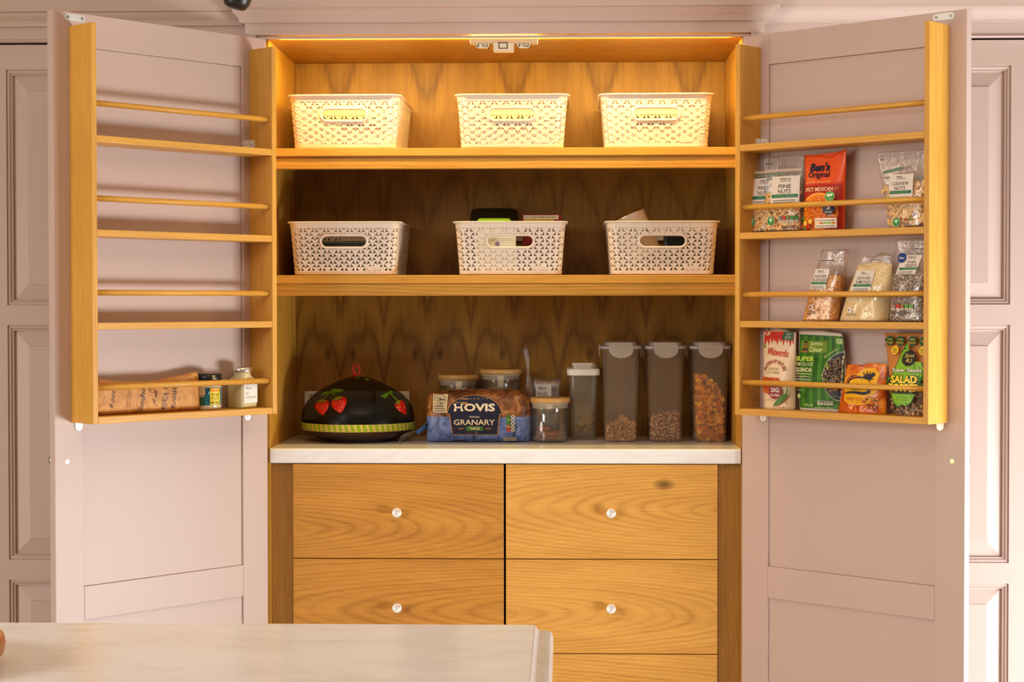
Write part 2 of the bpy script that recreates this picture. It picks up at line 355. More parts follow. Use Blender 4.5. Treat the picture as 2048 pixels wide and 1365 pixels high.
# ------------------------------------------------------------------ door racks
RS0, RS1, BT = .0378, .5295, .0126
shelf_z = {'L': (1.6005, 1.4040, 1.2090, 1.0118), 'R': (1.6063, 1.4082, 1.2090, 1.0107)}
rail_z = {'L': (1.6760, 1.4772, 1.2796, 1.0800), 'R': (1.6740, 1.4733, 1.2760, 1.0770)}
RT = 1.8409; RB = {'L': 1.0045, 'R': 1.0035}
for side in 'LR':
    h, sd, nd, rz, k = door_frame(side)
    o = dpt(side, .2836, 0, RB[side])
    rack = thing('door_rack', 'oak rack of railed shelves inside the ' + ('left door, nearly empty' if side == 'L' else 'right door, filled with packets'), 'rack', o, rz, 'racks on the cupboard doors')
    def B(name, s0, s1, n0, n1, z0, z1, mat, bevel=.001):
        ys = sorted((k*n0, k*n1)); return box(name, s0-.2836, s1-.2836, ys[0], ys[1], z0-RB[side], z1-RB[side], mat, rack, bevel=bevel)
    B('side_board', RS0, RS0+BT, 0, D_, RB[side], RT, oak_rack_v); B('side_board', RS1-BT, RS1, 0, D_, RB[side], RT, oak_rack_v)
    for i, z in enumerate(shelf_z[side]):
        B('shelf', RS0+BT, RS1-BT, .0005, D_-.0005, z-.0072, z+.0072, oak_rack_h)
        m = MB(); zz = rail_z[side][i]-RB[side]
        m.tube([(RS0+BT-.2836-.004, k*.0665, zz), (RS1-BT-.2836+.004, k*.0665, zz)], .0062, 14); mk('rail', m, oak_rack_h, rack)
    for s in (RS0+.022, .512):
        m = MB(); zz = .0
        pl = [(s-.0085, .004), (s-.0085, -.009)] + [(s+.0085*math.cos(R(a)), -.009+.0085*math.sin(R(a))) for a in range(195, 360, 15)] + [(s+.0085, -.009), (s+.0085, .004)]
        m.prism([(x-.2836, z) for x, z in pl], *sorted((0, k*.0022)))
        b = mk('bracket', m, zinc, rack)
        m = MB(); screw(m, (s-.2836, k*.0022, -.010), (0, k, 0), .0030); mk('screw', m, steel, b)
    m = MB(); s = RS0+BT; zz = 1.6165-RB[side]
    ys = sorted((k*.003, k*.020)); m.box(s-.2836, s-.2836+.002, ys[0], ys[1], zz-.008, zz+.016)
    pl = [(s, -.008), (s+.012, -.008)] + [(s+.012+.009*math.sin(R(a)), .007+.009*math.cos(R(a))) for a in range(110, -1, -15)] + [(s, .016)]
    m.prism([(x-.2836, z+zz) for x, z in pl], *sorted((0, k*.002)))
    b = mk('bracket', m, zinc, rack)
    m = MB(); screw(m, (s-.2836+.012, k*.002, zz+.006), (0, k, 0), .0030); mk('screw', m, steel, b); m = MB(); screw(m, (s-.2836+.002, k*.011, zz+.006), (1, 0, 0), .0030); mk('screw', m, steel, b)

# ------------------------------------------------------------------ flanking tall cabinets
def flank(sgn, label):
    t = thing('tall_cabinet', label, 'cabinet', (sgn*.93, .01, 0), 0, 'tall cupboards flanking the larder')
    X = lambda x: x*sgn - sgn*.93      # from world |x| to local
    def B(mb, xa, xb, y0, y1, z0, z1): a = sorted((X(xa), X(xb))); mb.box(a[0], a[1], y0-.01, y1-.01, z0, z1)
    xi, xo = .6025, 1.285                # cabinet width in world |x|
    dz1 = 1.8655; m = MB()
    B(m, xi, xo, .01, .40, 1.8705, 2.20); B(m, xi, .625, .01, .40, .0, 1.8705); B(m, xo-.022, xo, .01, .40, 0, 1.8705)
    B(m, .625, xo-.022, .034, .40, .0, 1.8705)
    mk('carcass', m, paint, t, bevel=.001)
    m = MB(); xs = sorted((X(xi), X(xo)))
    m.loft([[(x, y, z) for y, z in ((0,1.8708),(-.0035,1.8712),(-.0045,1.8735),(-.0035,1.876),(0,1.8765))] for x in xs], sm=True); mk('bead', m, paint, t)
    m = MB(); B(m, .626, xo-.023, .030, .0345, dz1-.002, 1.8703); mk('shadow_gap', m, dark_hole, t)
    co = cornice('cornice', xs[0], xs[1], 0, 1.9065, t, (False, False))
    # raised and fielded door
    x0, x1 = .628, xo-.024; p0, p1 = .735, 1.1735
    d = MB(); zs = [.10, .60, .651, 1.206, 1.253, 1.8075, dz1]
    B(d, x0, p0, .012, .034, zs[0], dz1); B(d, p1, x1, .012, .034, zs[0], dz1)
    zp = ((.16, .603), (.651, 1.206), (1.253, 1.8075)); rails = ((.10, .16), (.603, .651), (1.206, 1.253), (1.8075, dz1))
    for z0, z1 in rails: B(d, p0, p1, .012, .034, z0, z1)
    dob = mk('door', d, paint, t)
    for z0, z1 in zp:
        prof = [(0,.012),(.0008,.0165),(.004,.0155),(.007,.0165),(.0095,.0205),(.0115,.0195),(.0125,.0195),(.0135,.0265),(.016,.0268),(.0485,.0185),(.0495,.0165)]
        rings = []
        for i, y in prof:
            a, b = sorted((X(p0+i), X(p1-i))); rings.append([(a, y-.01, z0+i), (b, y-.01, z0+i), (b, y-.01, z1-i), (a, y-.01, z1-i)])
        pm = MB(); pm.loft(rings, sm=False, cap0=False, cap1=True); mk('raised_panel', pm, paint, dob)
flank(-1, 'pink tall cupboard with raised panels, mostly hidden behind the open left door')
flank(1, 'pink tall cupboard with raised panels, bright in daylight behind the open right door')

# ------------------------------------------------------------------ island worktop in the foreground
isl = thing('kitchen_island', 'white marble topped kitchen island with moulded edge in the foreground', 'island', (-.75, -3.0, 0))
IX, IY = .1066, -2.290
prof = [(.0,.9200),(.0015,.9192),(.0028,.9165),(.0055,.9135),(.0090,.9122),(.0130,.9118),(.0170,.9100),(.0193,.9068),(.0200,.9030),(.0200,.8900),(.0150,.8860),(.0,.8860)]
m = MB(); rings = []
x0, x1, y0, y1 = -1.70, IX, -3.75, IY
for o, z in prof: rings.append([(x0-o+.75, y0-o+3.0, z), (x1+o+.75, y0-o+3.0, z), (x1+o+.75, y1+o+3.0, z), (x0-o+.75, y1+o+3.0, z)])
m.loft(rings[::-1], sm=False)
mk('marble_top', m, marble_white, isl)
m = MB(); m.box(x0+.02+.75, x1-.02+.75, y0+.02+3, y1-.02+3, .0, .886); mk('island_base', m, paint, isl)

# ================================================================== print and lettering
_tc = {}
def text_mesh(s, bold=0.0, shear=0.0):
    key = (s, bold, shear)
    if key in _tc: return _tc[key]
    cu = bpy.data.curves.new('t', 'FONT'); cu.body = s; cu.size = 1; cu.offset = bold; cu.shear = shear; cu.align_x = 'CENTER'; cu.resolution_u = 2
    ob = bpy.data.objects.new('t', cu); C.objects.link(ob)
    dg = bpy.context.evaluated_depsgraph_get(); me = bpy.data.meshes.new_from_object(ob.evaluated_get(dg))
    V = [(v.co.x, v.co.y) for v in me.vertices]; F = [tuple(p.vertices) for p in me.polygons]
    bpy.data.objects.remove(ob); bpy.data.curves.remove(cu); bpy.data.meshes.remove(me)
    xs = [v[0] for v in V]; ys = [v[1] for v in V]; bb = (min(xs), max(xs), min(ys), max(ys))
    _tc[key] = (V, F, bb); return _tc[key]
def inpoly(p, poly):
    x, y = p; c = False; j = len(poly)-1
    for i in range(len(poly)):
        xi, yi = poly[i]; xj, yj = poly[j]
        if (yi > y) != (yj > y) and x < (xj-xi)*(y-yi)/(yj-yi)+xi: c = not c
        j = i
    return c
class Print:
    """flat print laid on a surface; (a, b) are percent of a width w and a height h, a measured from the middle, b from the foot"""
    def __init__(s, surf, w, h, x0=0, z0=0, step=.007, lift=.0004):
        s.surf = surf; s.w = w; s.h = h; s.x0 = x0; s.z0 = z0; s.mb = MB(); s.mats = []; s.step = step; s.lift = lift; s.layer = 1; s.rec = []
    def mi(s, mat):
        if mat not in s.mats: s.mats.append(mat)
        return s.mats.index(mat)
    def P(s, a, b): return (s.x0 + a*s.w/100, s.z0 + b*s.h/100)
    def put(s, V, F, mat):
        s.layer += 1; h = s.lift + s.layer*.00006; vs = []
        for x, z in V: vs.append((x, s.surf(x, z) - h, z))
        out = []
        for f in F:
            a, b, c = (V[f[0]], V[f[1]], V[f[2]])
            ar = (b[0]-a[0])*(c[1]-a[1])-(b[1]-a[1])*(c[0]-a[0])
            out.append(f if ar > 0 else tuple(reversed(f)))
        v0, f0 = len(s.mb.v), len(s.mb.f); s.mb.add(vs, out, s.mi(mat), True)
        xs = [v[0] for v in V]; zs = [v[1] for v in V]; s.rec.append(((min(xs), max(xs), min(zs), max(zs)), v0, len(s.mb.v), f0, len(s.mb.f)))
    def poly(s, pts, mat, raw=False):
        P = pts if raw else [s.P(*p) for p in pts]
        ed = []                                                     # subdivide the outline
        for i in range(len(P)):
            a, b = P[i], P[(i+1) % len(P)]; n = max(1, int(math.hypot(b[0]-a[0], b[1]-a[1])/s.step))
            ed += [(a[0]+(b[0]-a[0])*k/n, a[1]+(b[1]-a[1])*k/n) for k in range(n)]
        xs = [p[0] for p in ed]; zs = [p[1] for p in ed]; V = list(ed); st = s.step
        x = min(xs)+st*.5
        while x < max(xs):
            z = min(zs)+st*.5
            while z < max(zs):
                if inpoly((x, z), ed): V.append((x, z))
                z += st
            x += st
        r = geometry.delaunay_2d_cdt([Vector(v) for v in V], [], [list(range(len(ed)))], 1, 1e-7)
        s.put([(v.x, v.y) for v in r[0]], [tuple(f) for f in r[2]], mat)
    def rect(s, a0, a1, b0, b1, mat): s.poly([(a0,b0),(a1,b0),(a1,b1),(a0,b1)], mat)
    def oval(s, a, b, ra, rb, mat, n=24, t0=0, t1=360): s.poly([(a+ra*math.cos(R(t0+(t1-t0)*k/n)), b+rb*math.sin(R(t0+(t1-t0)*k/n))) for k in range(n if t1-t0 >= 360 else n+1)], mat)
    def circ(s, a, b, r, mat, n=22): s.oval(a, b, r, r*s.w/s.h, mat, n)      # r in percent of the width
    def text(s, t, a, b, hh, mat, ww=None, bold=.0, shear=0, rot=0, arc=0):  # hh percent of height, ww percent of width
        V, F, bb = text_mesh(t, bold, shear); ky = hh*s.h/100/(bb[3]-bb[2]); kx = (ww*s.w/100/(bb[1]-bb[0])) if ww else ky
        cx, cy = (bb[0]+bb[1])/2, (bb[2]+bb[3])/2; px, pz = s.P(a, b); ca, sa = math.cos(R(rot)), math.sin(R(rot)); o = []
        for x, y in V:
            x = (x-cx)*kx; y = (y-cy)*ky
            if arc: r = arc*s.w/100; th = x/r; x, y = (r+y)*math.sin(th), (r+y)*math.cos(th)-r
            o.append((px+x*ca-y*sa, pz+x*sa+y*ca))
        s.put(o, F, mat)
    def lines(s, a0, a1, b0, b1, n, mat, seed=0, th=.45):          # rows of very small type too small to read
        rg = random.Random(seed); st = (b1-b0)/n
        for i in range(n):
            z = b0+st*i; a = a0
            while a < a1-1:
                l = rg.uniform(.06, .16)*(a1-a0); e = min(a+l, a1)
                s.rect(a, e, z, z+st*th, mat); a = e+.03*(a1-a0)
    def build(s, name, parent):
        n = len(s.rec); gr = list(range(n))
        def root(i):
            while gr[i] != i: i = gr[i]
            return i
        for i in range(n):
            for j in range(i):
                a, b = s.rec[i][0], s.rec[j][0]; gap = max(a[0]-b[1], b[0]-a[1], a[2]-b[3], b[2]-a[3])
                if gap < max(.003, .45*max(a[1]-a[0], a[3]-a[2], b[1]-b[0], b[3]-b[2])): gr[root(i)] = root(j)
        out = {}
        for i, (bb, v0, v1, f0, f1) in enumerate(s.rec):
            m = out.setdefault(root(i), MB()); k = len(m.v)-v0; m.v += s.mb.v[v0:v1]
            m.f += [tuple(q+k for q in f) for f in s.mb.f[f0:f1]]; m.m += s.mb.m[f0:f1]; m.sm += s.mb.sm[f0:f1]
        return [mk(name, m, s.mats, parent) for m in out.values()][0]
INK = flat(38, 30, 30); WHITE = flat(238, 230, 220); CREAM = flat(232, 214, 178); LGREEN = flat(34, 112, 70)
flatsurf = lambda x, z: 0.0
from mathutils.bvhtree import BVHTree
def ray_surf(mb, default=0.0, rad=.0015):          # front (-y) surface of a built shape
    bv = BVHTree.FromPolygons([Vector(v) for v in mb.v], mb.f)
    def f(x, z):
        best = None
        for dx, dz in ((0,0), (rad,0), (-rad,0), (0,rad), (0,-rad)):
            h = bv.ray_cast(Vector((x+dx, -2, z+dz)), Vector((0, 1, 0)))
            if h[0] is not None: best = h[0].y if best is None else min(best, h[0].y)
        return default if best is None else best
    return f

# ================================================================== storage baskets
basket_mat = plain('cream_basket_plastic', (.74, .64, .55, 1), .42, 0, .4)
BW, BD, BH = .262, .322, .127           # body at the top
def basket_ring(z, off=0.0, n=6):
    k = .925 + .075*z/BH; hw, hd, r = BW/2*k+off, BD/2*k+off, .022+off; o = []
    for cx, cy, a0 in ((hw-r, -hd+r, -90), (hw-r, hd-r, 0), (-hw+r, hd-r, 90), (-hw+r, -hd+r, 180)):
        o += [(cx+r*math.cos(R(a0+90*i/n)), cy+r*math.sin(R(a0+90*i/n))) for i in range(n+1)]
    return o
_per = basket_ring(BH); _len = [0]
for i in range(len(_per)): a, b = _per[i], _per[(i+1) % len(_per)]; _len.append(_len[-1]+math.hypot(b[0]-a[0], b[1]-a[1]))
PER = _len[-1]
T_FRONT = PER - math.hypot(_per[-1][0]-_per[0][0], _per[-1][1]-_per[0][1])/2      # middle of the front
def basket_pt(t, z, off):
    t = (t + T_FRONT) % PER; k = .925 + .075*z/BH
    for i in range(len(_per)):
        if _len[i+1] >= t: break
    a, b = _per[i], _per[(i+1) % len(_per)]; f = (t-_len[i])/max(1e-9, _len[i+1]-_len[i])
    x, y = (a[0]+(b[0]-a[0])*f)*k, (a[1]+(b[1]-a[1])*f)*k
    dx, dy = b[0]-a[0], b[1]-a[1]; l = math.hypot(dx, dy) or 1
    return (x+dy/l*off, y-dx/l*off, z)
_half = [(0, .6), (2.2, 1.4), (6.0, 3.9), (7.6, 3.6), (8.3, 2.0), (7.6, .2), (5.2, -1.4), (3.6, -3.2), (2.6, -6.0), (2.45, -9), (2.45, -13.6)]
YP = [(x, y) for x, y in _half] + [(-x, y) for x, y in reversed(_half[1:])]
KX, KZ = PER/(2*round(PER/.0284))/12.0, .0166/14.0
def in_handle(t, z, g=0):
    t = (t + PER/4) % (PER/2) - PER/4          # both short ends carry a handle
    q = max(0, abs(t)-.0425); return math.hypot(q, z-.0800) < .0170+g
def push_out(t, z):
    t0 = (t + PER/4) % (PER/2) - PER/4; base = t - t0; ax = max(-.0425, min(.0425, t0)); dx, dz = t0-ax, z-.0800; d = math.hypot(dx, dz)
    if d >= .0160: return t, z
    if d < 1e-6: dx, dz, d = 0, 1, 1
    return base+ax+dx/d*.0160, .0800+dz/d*.0160
lat = MB(); ncol = 2*round(PER/.0284)
ZB, ZT = .0105, .1120
for c in range(ncol):
    tc = c*PER/ncol; z = ZT - .0055 - (0 if c % 2 == 0 else .0083)
    while z > ZB-.002:
        if not in_handle(tc, z-.003, -.004):
            vf, vb = [], []
            for x, y in YP:
                zz = min(max(z + y*KZ, ZB-.001), ZT+.001); tt = tc + x*KX; tt, zz = push_out(tt, zz)
                rec = .0016 if y < -8.5 else 0
                vf.append(basket_pt(tt, zz, .0004-rec)); vb.append(basket_pt(tt, zz, -.0016-rec*.4))
            n = len(YP); nn = len(lat.v); lat.v += vf+vb
            m2 = n//2
            fs = [(nn+i, nn+i+1, nn+n-i-1, nn+n-i) for i in range(1, m2)] + [(nn, nn+1, nn+n-1)]
            fs = [tuple(reversed(f)) for f in fs]
            bs = [tuple(i+n for i in reversed(f)) for f in fs]
            sd = [(nn+i, nn+n+i, nn+n+(i+1) % n, nn+(i+1) % n) for i in range(n)]
            for f in fs+bs+[tuple(reversed(q)) for q in sd]: lat.f.append(tuple(reversed(f))); lat.m.append(0); lat.sm.append(False)
        z -= .0166
    if c % 2:                                   # the short upper stems that hang from the rim band
        zz = ZT; w2 = 2.5*KX
        lat.loft([[basket_pt(tc+s_*w2, z_, o) for s_, o in ((-1, -.001), (1, -.001), (1, -.003), (-1, -.003))] for z_ in (ZT-.0092, ZT+.001)], sm=False)
def bring(z, off): return [(x, y, z) for x, y in basket_ring(z, off)]
rim = MB(); rim.loft([bring(.1115, -.0012), bring(.1115, .0008), bring(.1225, .0010), bring(.1245, .0062), bring(.1262, .0066), bring(.1272, .0055), bring(.1272, .0005), bring(.1255, -.0012), bring(.1115, -.0012)], sm=False, cap0=False, cap1=False)
bas = MB(); bas.loft([bring(.0015, -.004), bring(.0015, -.0002), bring(.0030, .0008), bring(.0110, .0008), bring(.0110, -.0014), bring(.0040, -.0020)], sm=False, cap0=True, cap1=True)
def handle_mesh(sgn):
    m = MB(); rings = []
    def st(rx, rz):
        o = []
        for a in range(-90, 91, 15): o.append((.0425+rz*math.cos(R(a)), .0800+rz*math.sin(R(a))))
        for a in range(90, 271, 15): o.append((-.0425+rz*math.cos(R(a)), .0800+rz*math.sin(R(a))))
        return o
    for rz, off in ((.0182, .0), (.0178, .0022), (.0165, .0032), (.0135, .0032), (.0122, .0020), (.0118, -.0035), (.0140, -.0040), (.0182, -.0025), (.0182, .0)):
        rings.append([basket_pt((x if sgn < 0 else x+PER/2), z, off) for x, z in st(0, rz)])
    return m.loft(rings, sm=True, cap0=False, cap1=False)
def make_basket(label, loc, rotz):
    t = thing('storage_basket', label, 'basket', loc, rotz, 'woven cream baskets on the larder shelves')
    mk('lattice_wall', lat, basket_mat, t); mk('rim', rim, basket_mat, t); mk('base', bas, basket_mat, t)
    mk('handle', handle_mesh(-1), basket_mat, t); mk('handle', handle_mesh(1), basket_mat, t)
    m = MB(); bz = lambda x, z: basket_pt(x, z, .0016)
    m.loft([[basket_pt(x, z, o) for x, z in ((.060,.0118),(.0925,.0118),(.0925,.0208),(.077,.0222),(.060,.0208))] for o in (-.002, .0014)], sm=False)
    b = mk('badge', m, basket_mat, t)
    return t
b0 = make_basket('cream woven basket at the left end of the top shelf, under the light', (-.3820, .232, 1.6255), R(-.6))
def put_basket(label, x, z, rz):
    c = copy_tree(b0); c.location = (x, .232, z); c.rotation_euler = (0, 0, R(rz)); c['label'] = label; return c
put_basket('cream woven basket in the middle of the top shelf, under the light', .0150, 1.6255, .3)
put_basket('cream woven basket at the right end of the top shelf, under the light', .3600, 1.6255, -.9)
put_basket('cream woven basket at the left end of the second shelf, nothing showing over its rim', -.3840, 1.3243, -.3)
put_basket('cream woven basket in the middle of the second shelf with a green packet on top', .0105, 1.3243, .3)
put_basket('cream woven basket at the right end of the second shelf with a tilted tin inside', .3730, 1.3243, -.3)
# embossed word on the badge of each basket
for bsk in [o for o in bpy.data.objects if o.name.startswith('storage_basket')]:
    bd = [c for c in bsk.children if c.name.startswith('badge')][0]
    if 'em' not in globals():
        pr = Print(lambda x, z: basket_pt(x, z, .0014)[1], .0325, .010, .0763, .0118, .01, .0003)
        pr.text('CURVER', 0, 42, 55, basket_mat, 84, .02); em = pr.build('embossed_word', bd)
    else:
        e2 = em.copy(); C.objects.link(e2); e2.parent = bd

# things lying in the middle basket of the second shelf
ZQ = 1.3243
m = MB(); g = []
for i in range(7):
    r = []; u = i/6; hw = .062*(1-.06*abs(u-.5)); 
    for j in range(16):
        a = j/16*2*math.pi; r.append((hw*math.copysign(abs(math.cos(a))**.45, math.cos(a)), -.034+.068*u, .012*math.copysign(abs(math.sin(a))**.6, math.sin(a))*(1-.5*abs(2*u-1)**3)))
    g.append(r)
bp = mk('bag_body', m.loft(g), plain('black_packet_film', (.010,.012,.007,1), .22, 0, .5), None, sub=1)
t = thing('snack_packet', 'black glossy packet tilted up behind the green packet in the middle basket', 'packet', (-.035, .300, ZQ+.142), 0); bp.parent = t; bp.rotation_euler = (R(58), 0, R(2)); bp.scale = (.98, 1, 1)
m = MB()
for k in range(2): m.tube([(-.066+.006*math.sin(i*1.3+k), -.02+k*.006, -.01-.012*i*.3+.004*k+.003*math.sin(i)) for i in range(5)], .0022, 6)
mk('torn_edge', m, clear('crinkled_film', haze=.25, gloss=.25, rough=.12, bump=.8, bscale=200), t)
m = MB(); m.loft([[(x*sx+.0, y, z) for x, z in ((-.041,0),(-.038,.006),(-.033,.008),(.033,.008),(.038,.006),(.041,0),(.033,-.003),(-.033,-.003))] for y, sx in ((-.05,.94),(-.046,1),(.046,1),(.05,.94))])
t = thing('green_packet', 'bright green flat packet lying across the top of the middle basket', 'packet', (-.028, .150, ZQ+.1275), 0)
mk('wrapper', m, plain('lime_wrapper', srgb(140, 190, 20), .35), t)
pr = Print(lambda x, z: -.0505, .07, .008, 0, -.001, .02); pr.lines(-38, 38, 8, 62, 2, flat(215, 230, 130), 3); pr.build('lettering', t)
t = thing('carton', 'dark red carton with a pale recycling label in the middle basket', 'box', (.085, .205, ZQ+.041), 0)
m = MB().box(-.048, .048, -.02, .02, 0, .109); mk('box_body', m, plain('dark_red_card', srgb(122, 16, 14), .5), t, bevel=.0008)
pr = Print(lambda x, z: -.02, .096, .109, 0, 0, .02); pr.rect(-46, 42, 88, 97, CREAM); pr.rect(-46, 30, 80, 87.8, flat(196, 146, 30)); pr.text('RECYCLABLE PAPER PACKAGING', -2, 92.8, 4.6, INK, 82, .012); pr.build('label', t)
box_t = thing('recipe_carton', 'white printed carton seen through the handle of the middle basket', 'box', (-.022, .105, ZQ+.0045), 0)
mk('box_body', MB().box(-.046, .046, -.008, .008, 0, .105), plain('white_card', (.72,.68,.62,1), .5), box_t, bevel=.0008)
pr = Print(lambda x, z: -.008, .092, .105, 0, 0, .02); pr.text('Please recycle this carton once empty', 8, 78, 2.2, INK, 66); pr.text('Store in a cool dry place and reseal after opening', 2, 74.5, 2.2, INK, 84); pr.circ(2, 67, 6, flat(140, 120, 170)); pr.build('lettering', box_t)
# right basket: tilted tin, and a black packet beside it
t = thing('food_tin', 'open pale tin leaning to the left inside the right basket', 'tin', (.3385, .165, ZQ+.0500), 0)
t.rotation_euler = (R(6), R(-24), 0); m = MB(); m.lathe([(.0365,0),(.0375,.004),(.0375,.102),(.0385,.104),(.0385,.106)], 32, cap1=False); mk('label_wrap', m, plain('pale_tin_label', (.72,.58,.46,1), .5), t)
m = MB(); m.lathe([(.0372,.105),(.0388,.106),(.0390,.1085),(.0365,.1090),(.0360,.1050),(.002,.1045)], 32, cap0=False); mk('tin_lid', m, chrome, t)
pr = Print(lambda x, z: -math.sqrt(max(1e-6, .0376**2-x*x)), .075, .1, 0, 0, .005, .0006); pr.text('NES', -12, 70, 9, INK, 34, .01); pr.text('LE', -2, 53, 9, INK, 22, .01); pr.circ(30, 52, 13, INK); pr.build('lettering', t)
t = thing('dark_packet', 'black packet standing beside the tin inside the right basket', 'packet', (.425, .17, ZQ+.0045), 0)
mk('packet_body', MB().box(-.045, .05, -.02, .02, 0, .095), plain('black_packet_film', (.01,.01,.01,1), .25), t, bevel=.006)
t = thing('dark_tray', 'black tray lying inside the left basket behind its handle', 'tray', (-.384, .235, ZQ+.0045), 0)
mk('tray_body', MB().box(-.095, .095, -.12, .12, 0, .078), plain('black_tray', (.012,.011,.010,1), .4), t, bevel=.004)

# ================================================================== on the worktop
ZW = ZC
# wall sockets on the back panel
for x0, x1, lab in ((-.528, -.3515, 'white double socket behind the strawberry cover, printed LED STRIP'), (-.3440, -.2570, 'white single wall socket behind the right side of the strawberry cover')):
    t = thing('wall_socket', lab, 'socket', ((x0+x1)/2, .4045, .945), 0); w2 = (x1-x0)/2
    mk('face_plate', MB().box(-w2, w2, -.009, 0, 0, .0865), white_plastic, t, bevel=.003)
    ns = 2 if w2 > .06 else 1
    for i in range(ns):
        cx = 0 if ns == 1 else (-.042, .042)[i]
        m = MB().box(cx+.012, cx+.027, -.0115, -.0085, .052, .070); mk('rocker_switch', m, white_plastic, t, bevel=.0015)
        for dx, dz, a, b in ((-.011, .022, .0032, .0018), (.011, .022, .0032, .0018), (0, .036, .0018, .0035)):
            mk('socket_hole', MB().box(cx+dx-a, cx+dx+a, -.0094, -.0085, dz-b, dz+b), dark_hole, t)
    for sx in (-1, 1):
        m = MB(); screw(m, (sx*(w2-.008), -.009, .014), (0, -1, 0), .0022); mk('screw', m, steel, t)
    if ns == 2:
        pr = Print(lambda x, z: -.0092, .17, .0865, 0, 0, .02); pr.text('LED STRIP', -36, 87, 6, INK, 17, .01); pr.build('lettering', t)
    else:
        pr = Print(lambda x, z: -.0092, .0865, .0865, 0, 0, .02); pr.text('On', -34, 84, 5, INK, 8); pr.build('lettering', t)

# strawberry food cover on a dark wooden stand
DX, DY = -.372, .250
t = thing('cake_stand', 'dark wooden round stand under the strawberry food cover', 'stand', (DX, DY, ZW))
m = MB(); m.lathe([(.002,0),(.082,0),(.088,.002),(.110,.012),(.132,.022),(.1355,.030),(.132,.0350),(.002,.0335)], 48); mk('stand_plate', m, plain('dark_stained_wood', (.045,.014,.006,1), .4, 0, .4, .1, 60), t)
m = MB(); m.lathe([(.002,.0352),(.096,.0352),(.098,.036),(.098,.054),(.095,.057),(.002,.057)], 40); mk('board', m, plain('dark_brown_board', (.060,.020,.008,1), .5), t)
cov = thing('food_cover', 'black mesh domed food cover with red strawberries and a lime green hem', 'food cover', (DX, DY, ZW+.0335))
dome_prof = [(.1395,.0),(.1405,.014),(.1390,.035),(.1335,.052),(.1240,.067),(.1100,.081),(.0920,.0935),(.0700,.105),(.0450,.116),(.0200,.1235),(.0010,.1255)]
net = NT('black_net'); net.t.nodes.remove(net.b); tr = net.n('ShaderNodeBsdfTransparent', i_0=(.55,.55,.5,1)); pb = net.n('ShaderNodeBsdfPrincipled'); pb.inputs['Base Color'].default_value = (.006,.007,.005,1); pb.inputs['Roughness'].default_value = .3
mx = net.n('ShaderNodeMixShader', i_0=.42); net.t.links.new(tr.outputs[0], mx.inputs[1]); net.t.links.new(pb.outputs[0], mx.inputs[2]); net.t.links.new(mx.outputs[0], net.out.inputs[0])
m = MB(); m.lathe(dome_prof, 48, cap0=False, cap1=False); mk('net_dome', m, net.mat, cov)
def dome_r(z):
    for (r0, z0), (r1, z1) in zip(dome_prof, dome_prof[1:]):
        if z0 <= z <= z1: return r0+(r1-r0)*(z-z0)/(z1-z0)
    return .001
def dome_y(x, z):
    r = dome_r(max(.001, min(z, .1253))); return -math.sqrt(max(1e-6, r*r-x*x))
lime = flat(150, 180, 10, .5); red = plain('strawberry_red', srgb(205, 22, 14), .22, 0, .5); leafg = flat(84, 130, 18); hemc = flat(222, 200, 120)
m = MB(); m.lathe([(.1408,-.004),(.1420,.0),(.1420,.0125),(.1410,.0140)], 64, cap0=False, cap1=False); hem = mk('hem', m, hemc, cov)
m = MB()
for k in range(60):
    a0 = k/60*2*math.pi; q = [(a0, -.003), (a0+.060, -.003), (a0+.038, .0135), (a0-.028, .0135)]
    m.add([(.1426*math.cos(a), .1426*math.sin(a), z) for a, z in q], [(0, 1, 2, 3)])
stuff(mk('hem_stitching', m, lime, hem))
def strawberry(cx, cz, hw, hh, rot, name='strawberry'):
    m = MB(); rings = []
    prof = [(0,.5),(.5,.46),(.86,.30),(1.0,.08),(.93,-.14),(.72,-.38),(.42,-.62),(.15,-.80),(0.02,-.84)]
    ca, sa = math.cos(R(rot)), math.sin(R(rot)); V = []; n = 12; 
    for pr_, pz in prof:
        ring = []
        for j in range(n):
            a = j/n*2*math.pi; lx = pr_*math.cos(a)*hw; lz = pz*hh; x = cx+lx*ca-lz*sa; z = cz+lx*sa+lz*ca
            ring.append((x, dome_y(x, z)-.0015-.006*max(0, -math.sin(a))*pr_, z))
        rings.append(ring)
    m.loft(rings, cap0=True, cap1=True); s = mk(name, m, red, cov)
    pr = Print(lambda x, z: dome_y(x, z)-.0085, 1, 1, 0, 0, .01)
    rg = random.Random(int(cx*1e4))
    for k in range(12):
        px, pz = rg.uniform(-.6, .6)*hw, rg.uniform(-.45, .3)*hh; x = cx+px*ca-pz*sa; z = cz+px*sa+pz*ca
        pr.poly([(x-.0007, z), (x, z-.0013), (x+.0007, z), (x, z+.0013)], flat(240, 190, 120), True)
    for dx, dz in ((-.7,-.25),(-.25,-.5),(.3,-.5),(.75,-.2),(0,.35)):
        b = (cx-sa*-.0-hh*.47*sa, cz+hh*.47*ca); e = (b[0]+(dx*hw*.9)*ca-dz*hh*.6*sa, b[1]+(dx*hw*.9)*sa+dz*hh*.6*ca)
        nx, nz = -(e[1]-b[1])*.16, (e[0]-b[0])*.16; md = ((b[0]+e[0])/2, (b[1]+e[1])/2)
        pr.poly([b, (md[0]+nx, md[1]+nz), e, (md[0]-nx, md[1]-nz)], flat(112, 150, 26), True)
    pr.build('sepal', s)
